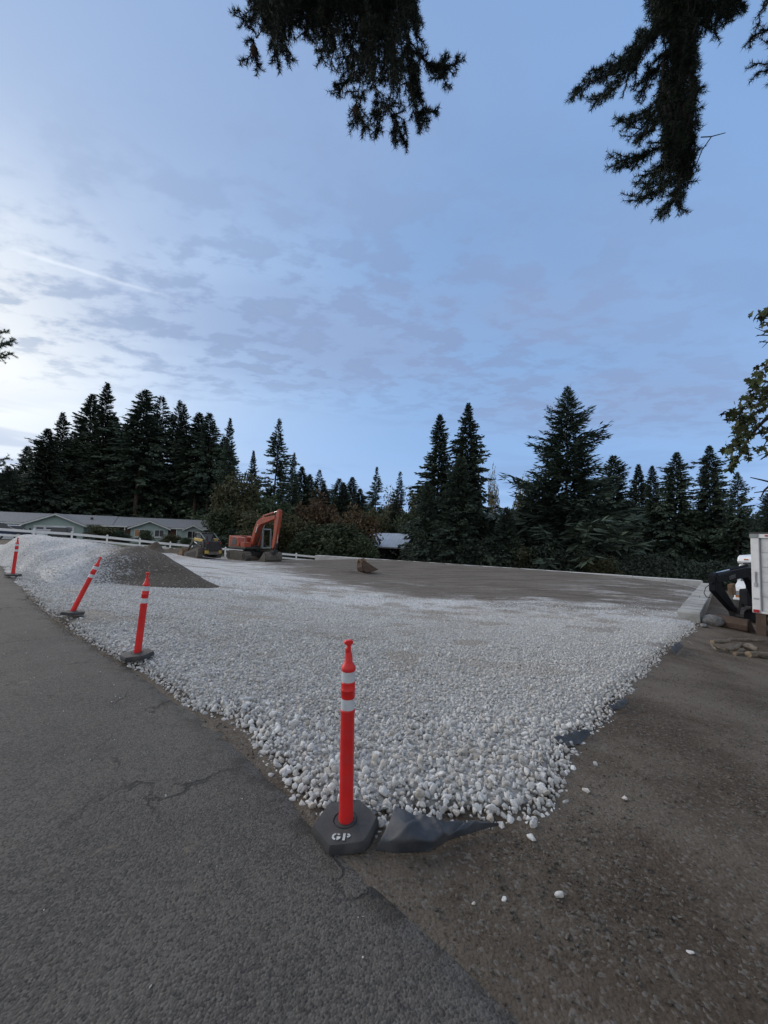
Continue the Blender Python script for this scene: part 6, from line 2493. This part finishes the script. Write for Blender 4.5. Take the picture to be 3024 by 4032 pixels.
# ================================================================== NEAR BOUGHS OVERHEAD
class Bough:
    """twigs (tubes) and needles (thin triangles) of one hanging bough"""
    def __init__(self, seed):
        self.r = np.random.default_rng(seed)
        self.tw = MB()
        self.C, self.D, self.L, self.Wd = [], [], [], []

    def needles(self, pts, dens, ln, start=0.0):
        pts = np.array(pts)
        seg = np.diff(pts, axis=0)
        sl = np.linalg.norm(seg, axis=1)
        n = int(sl.sum() * dens)
        if n < 1:
            return
        cum = np.r_[0, np.cumsum(sl)]
        s = self.r.uniform(start * cum[-1], cum[-1], n)
        i = np.clip(np.searchsorted(cum, s) - 1, 0, len(seg) - 1)
        p = pts[i] + seg[i] * ((s - cum[i]) / sl[i])[:, None]
        ax = seg[i] / sl[i][:, None]
        q = self.r.normal(size=(n, 3))
        q -= ax * (q * ax).sum(1)[:, None]
        q /= np.linalg.norm(q, axis=1)[:, None]
        d = q + ax * self.r.uniform(.35, .9, (n, 1))
        d /= np.linalg.norm(d, axis=1)[:, None]
        self.C.append(p); self.D.append(d)
        self.L.append(ln * self.r.uniform(.75, 1.2, n)); self.Wd.append(np.full(n, .0029))

    def twig(self, p, d, l, gen, ln=.027, droop=.25, dens=900, rad0=.0032):
        r = self.r
        p = np.array(p, float); d = np.array(d, float); d /= np.linalg.norm(d)
        pts = [p]
        k = 5
        for j in range(k):
            d = d + np.array([r.normal(0, .10), r.normal(0, .10), -droop * .2 + r.normal(0, .06)])
            d /= np.linalg.norm(d)
            pts.append(pts[-1] + d * l / k)
        self.tw.tube(pts, [rad0 * (1 - .7 * j / k) for j in range(k + 1)], 4, False)
        self.needles(pts, dens, ln)
        if gen > 0:
            m = max(2, int(l / .045))
            for j in range(m):
                f = .12 + .83 * (j + r.random()) / m
                i = min(int(f * k), k - 1)
                q = pts[i] + (pts[i + 1] - pts[i]) * (f * k - i)
                ax = pts[i + 1] - pts[i]; ax /= np.linalg.norm(ax)
                sd = np.cross(ax, r.normal(size=3)); sd /= np.linalg.norm(sd)
                self.twig(q, ax * .75 + sd * r.uniform(.5, 1.0), l * r.uniform(.28, .50) * (1.15 - .5 * f), gen - 1, ln, droop, dens, rad0 * .6)
        return pts

    def path(self, pts, gen=1, side=.16, ln=.027, dens=900, r0=.007, step=.04, droop=.25, start=.0):
        """a branch following the given world points with side twigs"""
        pts = np.array([tuple(p) for p in pts], float)
        seg = np.diff(pts, axis=0); sl = np.linalg.norm(seg, axis=1); cum = np.r_[0, np.cumsum(sl)]
        n = max(4, int(cum[-1] / .05))
        u = np.linspace(0, cum[-1], n)
        P = np.stack([np.interp(u, cum, pts[:, c]) for c in range(3)], 1)
        P[1:-1] += self.r.normal(0, .006, (n - 2, 3))
        self.tw.tube(P, [r0 * (1 - .75 * j / (n - 1)) for j in range(n)], 5, False)
        self.needles(P, dens, ln, start)
        m = int(cum[-1] / step)
        for j in range(m):
            f = start + (1 - start) * (j + self.r.random()) / m
            i = min(int(f * (n - 1)), n - 2)
            ax = P[i + 1] - P[i]; ax /= np.linalg.norm(ax)
            sd = np.cross(ax, self.r.normal(size=3)); sd /= np.linalg.norm(sd)
            self.twig(P[i], ax * .8 + sd * self.r.uniform(.5, 1.1), side * self.r.uniform(.5, 1.15) * (1.1 - .55 * f), gen, ln, droop, dens)

    def build(self, parent, needle_mat):
        b = self.tw.build('bough', M['twig'], parent)
        C = np.concatenate(self.C); D = np.concatenate(self.D); L = np.concatenate(self.L); Wd = np.concatenate(self.Wd)
        sd = np.cross(D, self.r.normal(size=D.shape)); sd /= np.maximum(np.linalg.norm(sd, axis=1), 1e-6)[:, None]
        v = np.stack([C - sd * Wd[:, None] * .5, C + sd * Wd[:, None] * .5, C + D * L[:, None]], 1).reshape(-1, 3)
        o = link(bpy.data.objects.new('needles', np_mesh('needles', v, np.arange(len(v)).reshape(-1, 3), needle_mat)), b)
        o['kind'] = 'stuff'
        print('needles', len(C))
        return b


def cone(parent, p, l=.085, r=.022, seed=0):
    m = MB()
    rr = np.random.default_rng(seed)
    prof = [(.2, 0), (.75, -.12), (1, -.4), (.9, -.7), (.45, -.95), (.1, -1)]
    m.lathe([(r * a, l * b) for a, b in prof], 10)
    # scales
    for k in range(46):
        t = k / 46
        a = k * 2.4
        z = -l * (.06 + .88 * t)
        ra = r * float(np.interp(t, [0, .2, .45, .75, 1], [.5, .9, 1.02, .85, .3]))
        c, s = math.cos(a), math.sin(a)
        m.add([(c * ra * .8 - s * .006, s * ra * .8 + c * .006, z + .006), (c * ra * .8 + s * .006, s * ra * .8 - c * .006, z + .006), (c * ra * 1.28, s * ra * 1.28, z - .007)], [(0, 1, 2)])
    o = m.build('cone', M['cone'], parent)
    o.location = p
    return o


SPR = (3.6, -2.4, 0.0)
spruce = empty('spruce_tree', (0, 0, 0), 0, 'near spruce whose dark drooping boughs hang into the top of the view', 'tree')
tr = MB()
tr.tube([(SPR[0], SPR[1], -.3), (SPR[0] + .03, SPR[1], 2), (SPR[0], SPR[1] + .05, 6), (SPR[0], SPR[1], 12), (SPR[0], SPR[1], 17)], [.42, .34, .27, .15, .03], 14)
tr.build('trunk', M['bark'], spruce, smooth=True)


def bough_centre():
    b = Bough(101)
    r = b.r
    # limb coming over from the trunk
    hub = W(1420, -420, 2.0)
    limb = [Vector((SPR[0], SPR[1], 6.6)), Vector((2.2, -.2, 6.5)), Vector((.9, 1.2, 6.0)), hub]
    b.tw.tube(limb, [.055, .045, .03, .02], 8)
    b.path([limb[0], limb[1], limb[2], hub], gen=1, side=.34, dens=300, r0=.02, step=.07, droop=.6, start=.12)
    low_x = [930, 965, 1000, 1060, 1120, 1170, 1215, 1240, 1290, 1340, 1390, 1440, 1500, 1560, 1620, 1670, 1720, 1760]
    low_y = [120, 240, 210, 240, 250, 210, 150, 190, 290, 350, 420, 400, 480, 490, 460, 430, 320, 180]
    for k in range(66):
        x = r.uniform(995, 1665)
        yl = float(np.interp(x, low_x, low_y))
        d0 = r.uniform(1.75, 2.5)
        xt = 1350 + (x - 1350) * r.uniform(.6, .95)
        y0 = -330 + r.uniform(-60, 60)
        ye = yl - r.uniform(0, 150) - 25
        mid = W((xt + x) / 2 + r.normal(0, 20), (y0 + ye) / 2, d0)
        p = [W(xt, y0, d0), mid, W(x, ye, d0 + r.normal(0, .05))]
        b.path([hub] + p if k % 3 == 0 else p, gen=1, side=.15, dens=620, step=.045)
    # dense upper mass
    for k in range(60):
        x = r.uniform(1000, 1640); d0 = r.uniform(1.8, 2.5)
        b.path([W(x + r.normal(0, 40), -260, d0), W(x, r.uniform(-20, 160), d0)], gen=1, side=.16, dens=700, step=.03)
    # single sprays that stand out from the mass
    for pl in ([(1600, 170), (1690, 255), (1740, 290), (1780, 345)], [(1690, 255), (1760, 265), (1832, 236)], [(1740, 280), (1752, 212)],
               [(990, 90), (960, 70), (905, 45)], [(1010, 150), (985, 90)], [(1000, 160), (965, 250), (945, 245)], [(1005, 190), (1015, 260), (1040, 285)],
               [(1075, 170), (1085, 240), (1100, 292)], [(1270, 190), (1262, 230), (1245, 265)], [(1380, 300), (1340, 360), (1302, 370)], [(1400, 380), (1405, 440), (1375, 530)], [(1405, 440), (1440, 515)],
               [(1530, 420), (1560, 500), (1600, 572)], [(1500, 400), (1490, 500), (1480, 545)], [(1560, 480), (1545, 560)], [(1600, 330), (1640, 430), (1680, 520)], [(1650, 440), (1724, 435)], [(1640, 440), (1650, 520)],
               [(1620, 250), (1640, 330), (1665, 400)], [(1480, 450), (1455, 450)], [(1110, 200), (1150, 225), (1170, 240)]):
        for rep_ in range(2 if pl[0][0] > 1350 else 1):
            d0 = r.uniform(1.95, 2.15)
            j_ = 0 if rep_ == 0 else 14
            b.path([W(x + r.normal(0, 1) * j_, y + r.normal(0, 1) * j_, d0) for x, y in pl], gen=1, side=.075, dens=850, r0=.004, step=.03)
    bo = b.build(spruce, M['spruce_near'])
    for i, (x, y) in enumerate(((1402, 418), (1000, 180), (1312, 150), (1430, 60))):
        cone(bo, W(x, y, 2.05), .062 if i != 2 else .075, .021, i)


def bough_right():
    b = Bough(202)
    r = b.r
    hub = W(2720, -420, 2.15)
    b.tw.tube([Vector((SPR[0], SPR[1], 6.2)), Vector((3.2, .2, 6.2)), hub], [.05, .04, .02], 8)
    b.path([Vector((SPR[0], SPR[1], 6.2)), Vector((3.2, .2, 6.2)), hub], gen=1, side=.30, dens=300, r0=.02, step=.07, droop=.6, start=.12)
    # main hanging column
    b.path([hub, W(2690, 0, 2.15), W(2670, 300, 2.1), W(2650, 560, 2.1), W(2650, 780, 2.12)], gen=1, side=.15, dens=620, r0=.012, step=.02)
    for k in range(84):
        y0 = r.uniform(-150, 560); x0 = r.uniform(2610, 2745)
        ye = min(y0 + r.uniform(130, 300), 800 + r.uniform(-30, 30))
        d0 = r.uniform(1.9, 2.35)
        x1 = float(np.clip(2665 + (x0 - 2665) * .9 + r.normal(0, 22), 2590, 2738))
        b.path([W(x0, y0, d0), W(x1, ye, d0)], gen=1, side=.09, dens=720, step=.035)
    for k in range(60):      # upper mass
        x = r.uniform(2560, 2900); d0 = r.uniform(1.9, 2.4)
        ye = float(np.interp(x, [2560, 2600, 2700, 2760, 2800, 2860, 2920], [60, 140, 200, 80, 110, 100, 20])) - r.uniform(0, 60)
        b.path([W(x + r.normal(0, 30), -260, d0), W(x, ye, d0)], gen=1, side=.12, dens=620, step=.045)
    # left arm with its fringe
    for pl, g, s in (([(2640, 40), (2540, 160), (2470, 240), (2400, 290), (2300, 335), (2240, 372)], 1, .11), ([(2560, 140), (2500, 260), (2420, 350), (2330, 385)], 1, .10), ([(2500, 230), (2420, 290), (2330, 270)], 0, .06),
                     ([(2620, 200), (2560, 300), (2500, 380)], 1, .10), ([(2640, 380), (2560, 440), (2480, 470), (2415, 468)], 1, .07), ([(2560, 440), (2500, 480), (2440, 520)], 0, .06),
                     ([(2650, 560), (2570, 590), (2480, 630), (2412, 598)], 0, .07), ([(2560, 600), (2470, 640), (2412, 672)], 0, .06), ([(2650, 440), (2560, 520), (2500, 570)], 1, .06),
                     ([(2640, 650), (2560, 670), (2500, 740)], 0, .07), ([(2640, 720), (2540, 770), (2452, 790)], 0, .06), ([(2560, 760), (2500, 815)], 0, .05), ([(2640, 600), (2580, 700), (2540, 760)], 1, .06),
                     ([(2650, 780), (2640, 830), (2610, 870)], 0, .05), ([(2660, 780), (2670, 850)], 0, .05), ([(2630, 790), (2595, 850)], 0, .05), ([(2660, 790), (2690, 840)], 0, .04),
                     ([(2740, 60), (2800, 110), (2830, 160)], 0, .05), ([(2820, 40), (2880, 90)], 0, .05), ([(2860, 20), (2935, 40)], 0, .05), ([(2900, -20), (2930, 50)], 0, .04), ([(2700, 700), (2725, 640), (2735, 560)], 0, .04)):
        for rep_ in range(3):
            d0 = r.uniform(1.95, 2.25)
            j_ = 0 if rep_ == 0 else 20
            b.path([W(x + r.normal(0, 1) * j_, y + r.normal(0, 1) * j_, d0) for x, y in pl], gen=g, side=s, dens=720, r0=.004, step=.035)
    # bare reddish shoots
    b.tw.tube([W(2760, 540, 2.1), W(2800, 538, 2.1), W(2856, 523, 2.1)], [.003, .0028, .002], 5)
    b.tw.tube([W(2800, 540, 2.1), W(2765, 590, 2.1), W(2745, 640, 2.1), W(2725, 680, 2.1)], [.003, .0028, .0025, .002], 5)
    b.build(spruce, M['spruce_near'])


def bough_far_right():
    b = Bough(303)
    r = b.r
    b.tw.tube([Vector((SPR[0], SPR[1], 5.2)), Vector((4.1, .5, 5.3)), W(3160, 100, 2.3)], [.04, .03, .012], 7)
    b.path([Vector((SPR[0], SPR[1], 5.2)), Vector((4.1, .5, 5.3)), W(3160, 100, 2.3)], gen=0, side=.25, dens=300, r0=.02, step=.08, droop=.6, start=.12)
    for pl, g, s in (([(3150, -60), (3060, 60), (3020, 130), (2960, 140), (2925, 190)], 1, .08), ([(3120, 60), (3020, 190), (2990, 150)], 1, .06), ([(3160, 200), (3060, 245), (2990, 265), (2935, 272)], 0, .07),
                     ([(3060, 240), (2990, 290), (2950, 325)], 0, .05), ([(3100, 230), (3030, 215)], 0, .05), ([(3120, 250), (3040, 330), (3015, 335)], 0, .05), ([(3050, -40), (3000, 40), (2975, 120)], 0, .06)):
        d0 = r.uniform(2.1, 2.4)
        b.path([W(x, y, d0) for x, y in pl], gen=g, side=s, dens=720, r0=.005, step=.035)
    b.build(spruce, M['spruce_near'])


cr_ = link(bpy.data.objects.new('crown', FIRS[0]), spruce)
cr_.location = (SPR[0], SPR[1], 3.6)
cr_.scale = (8.0, 8.0, 13.5)
bough_centre()
bough_right()
bough_far_right()


# fir branch tips reaching in from the left
def left_fir():
    base = W(-560, 1500, 9)
    gz = ground_z(base.x, base.y)
    root = empty('fir_tree', (0, 0, 0), 0, 'fir beyond the left edge with only its branch tips showing', 'tree')
    MB().tube([(base.x, base.y, gz - .3), (base.x, base.y, gz + 5), (base.x, base.y, gz + 12)], [.3, .22, .05], 10).build('trunk', M['bark'], root, smooth=True)
    b = Bough(404)
    for pl in ([(-560, 1300), (-200, 1390), (-40, 1385), (62, 1335)], [(-560, 1260), (-160, 1330), (-30, 1320), (34, 1302)], [(-30, 1375), (20, 1400), (48, 1392)], [(-60, 1385), (-10, 1405), (22, 1410)], [(-30, 1360), (10, 1350), (40, 1360)],
               [(-560, 1780), (-160, 1840), (-40, 1815), (36, 1805)], [(-80, 1830), (-10, 1835), (15, 1830)]):
        b.path([W(x, y, 9) for x, y in pl], gen=0, side=.26, ln=.05, dens=380, r0=.018, step=.10, start=.45)
    b.Wd = [w * 0 + .010 for w in b.Wd]
    b.build(root, M['fir'])


left_fir()


# maple branch reaching in from the right
def maple():
    root = empty('maple_tree', (0, 0, 0), 0, 'maple whose leafy branch with browning leaves reaches in at the right edge', 'tree')
    c = W(3900, 1500, 4.6)
    gz = ground_z(c.x, c.y)
    MB().tube([(c.x, c.y, gz - .3), (c.x + .05, c.y, gz + 2), (c.x, c.y + .1, gz + 4.5), (c.x, c.y, gz + 7)], [.2, .16, .12, .03], 10).build('trunk', M['bark'], root, smooth=True)
    br = MB()
    lines = [[(3900, 1250), (3300, 1560), (3024, 1640), (2950, 1720), (2895, 1830)], [(3300, 1560), (3040, 1560), (2960, 1600), (2880, 1630)], [(3024, 1650), (2950, 1700), (2860, 1770)], [(3200, 1520), (3040, 1500), (2960, 1510)],
             [(3900, 1150), (3300, 1260), (3060, 1260), (2990, 1290)], [(3200, 1290), (3060, 1320), (2980, 1320)], [(3200, 1300), (3060, 1350), (2990, 1345)], [(3100, 1600), (3050, 1680), (3000, 1770)],
             [(3300, 1900), (3060, 1905), (3000, 1890), (2955, 1880)], [(3200, 1930), (3040, 1930), (2970, 1940)], [(3040, 1905), (3010, 1930), (2995, 1960)], [(3150, 1450), (3050, 1420), (3005, 1440)]]
    rr = np.random.default_rng(77)
    P3 = []
    for i, l in enumerate(lines):
        d = 4.4 + rr.normal(0, .15)
        p = [W(x, y, d) for x, y in l]
        br.tube(p, [.03 * (1 - .85 * k / (len(p) - 1)) * (1 if i in (0, 4) else .35) + .003 for k in range(len(p))], 6, False)
        P3.append(p)
    for (a, b_) in (((3020, 1310), (2972, 1290)), ((3010, 1315), (2975, 1325)), ((3015, 1340), (2985, 1352)), ((3020, 1350), (3000, 1370)), ((2950, 1720), (2925, 1735))):
        br.tube([W(*a, 4.4), W(*b_, 4.4)], [.005, .002], 5, False)
    bo = br.build('branch', M['twig'], root)
    ck = link(bpy.data.objects.new('crown', leafy_crown('crown', M['leaf_maple'], 91, 5000, .035, 40)), root)
    ck.location = (c.x + .6, c.y - .2, gz + 2.2)
    ck.scale = (3.4, 3.4, 6.0)
    # leaf: five pointed lobes, a little cupped
    ang = [-90, -62, -48, -20, 2, 22, 48, 66, 90, 114, 132, 158, 178, 200, 228, 242]
    rd = [.10, .46, .36, .62, .42, .95, .50, .60, 1.0, .60, .50, .95, .42, .62, .36, .46]

    def leaf_mesh(seed):
        q = np.random.default_rng(seed)
        v = [(0, 0, 0)] + [(r_ * math.cos(rad(a)) * q.uniform(.9, 1.1), r_ * math.sin(rad(a)) * q.uniform(.9, 1.1), -.22 * r_ * r_ * q.uniform(.3, 1.6)) for a, r_ in zip(ang, rd)]
        n = len(ang)
        m = MB().add(v, [(0, 1 + i, 1 + (i + 1) % n) for i in range(n)])
        return m.mesh('leaf', M['leaf_maple'])
    LV = [leaf_mesh(i) for i in range(6)]
    clusters = [(3000, 1255, 34, 14), (3015, 1230, 20, 6), (2975, 1490, 26, 7), (2958, 1505, 18, 6), (3000, 1480, 30, 12), (3020, 1440, 20, 6), (2990, 1530, 30, 12), (2965, 1560, 28, 10), (3015, 1560, 30, 12), (2935, 1590, 24, 7),
                (2885, 1625, 30, 12), (2862, 1628, 10, 3), (2915, 1650, 32, 14), (2950, 1640, 32, 14), (2990, 1620, 32, 14), (2900, 1690, 30, 12), (2945, 1700, 32, 14), (2920, 1730, 28, 10), (2862, 1768, 14, 6), (2885, 1760, 24, 10), (2925, 1770, 28, 10),
                (2890, 1810, 26, 12), (2880, 1840, 16, 7), (2945, 1800, 18, 5), (2985, 1770, 22, 6), (3015, 1700, 22, 6), (3015, 1795, 16, 4), (2960, 1665, 40, 12), (3000, 1590, 40, 10)]
    for (x, y, s, n) in clusters:
        for k in range(int(n * 1.6)):
            p = W(x + rr.normal(0, s * .55), y + rr.normal(0, s * .55), 4.4 + rr.normal(0, .16))
            o = bpy.data.objects.new('leaf', LV[int(rr.integers(0, 6))])
            o.location = p
            o.rotation_euler = (rr.uniform(-1.9, .3), rr.normal(0, .6), rr.uniform(0, 6.28))
            s_ = rr.uniform(.042, .068)
            o.scale = (s_, s_, s_)
            link(o, bo)


maple()


# dry grass and moss along the broken road edge
def edge_grass():
    r = np.random.default_rng(88)
    n = 5200
    s = r.uniform(1.2, 13, n)
    cl = fnoise(s, s * 0 + 3, 1.1, 61, 2)
    t = r.normal(.05, .10, n)
    ok = cl + r.uniform(-.2, .2, n) > .02
    s, t = s[ok], t[ok]
    t = t + edge_c(s)
    x = EDGE_A.x + E_DIR.x * s + E_NRM.x * t; y = EDGE_A.y + E_DIR.y * s + E_NRM.y * t
    z = ground_np(x, y) + .004
    m = len(x)
    d = np.stack([r.normal(0, .9, m), r.normal(0, .9, m), r.uniform(.15, .8, m)], 1)
    ln = r.uniform(.012, .045, m)
    v, f = kites(np.stack([x, y, z], 1), d, r.normal(size=(m, 3)), ln, np.full(m, .0035))
    o = link(bpy.data.objects.new('dry_grass', np_mesh('dry_grass', v, f, M['dry_grass'])))
    tag(o, 'thin dry grass and moss along the broken road edge', 'grass', kind='stuff')


edge_grass()
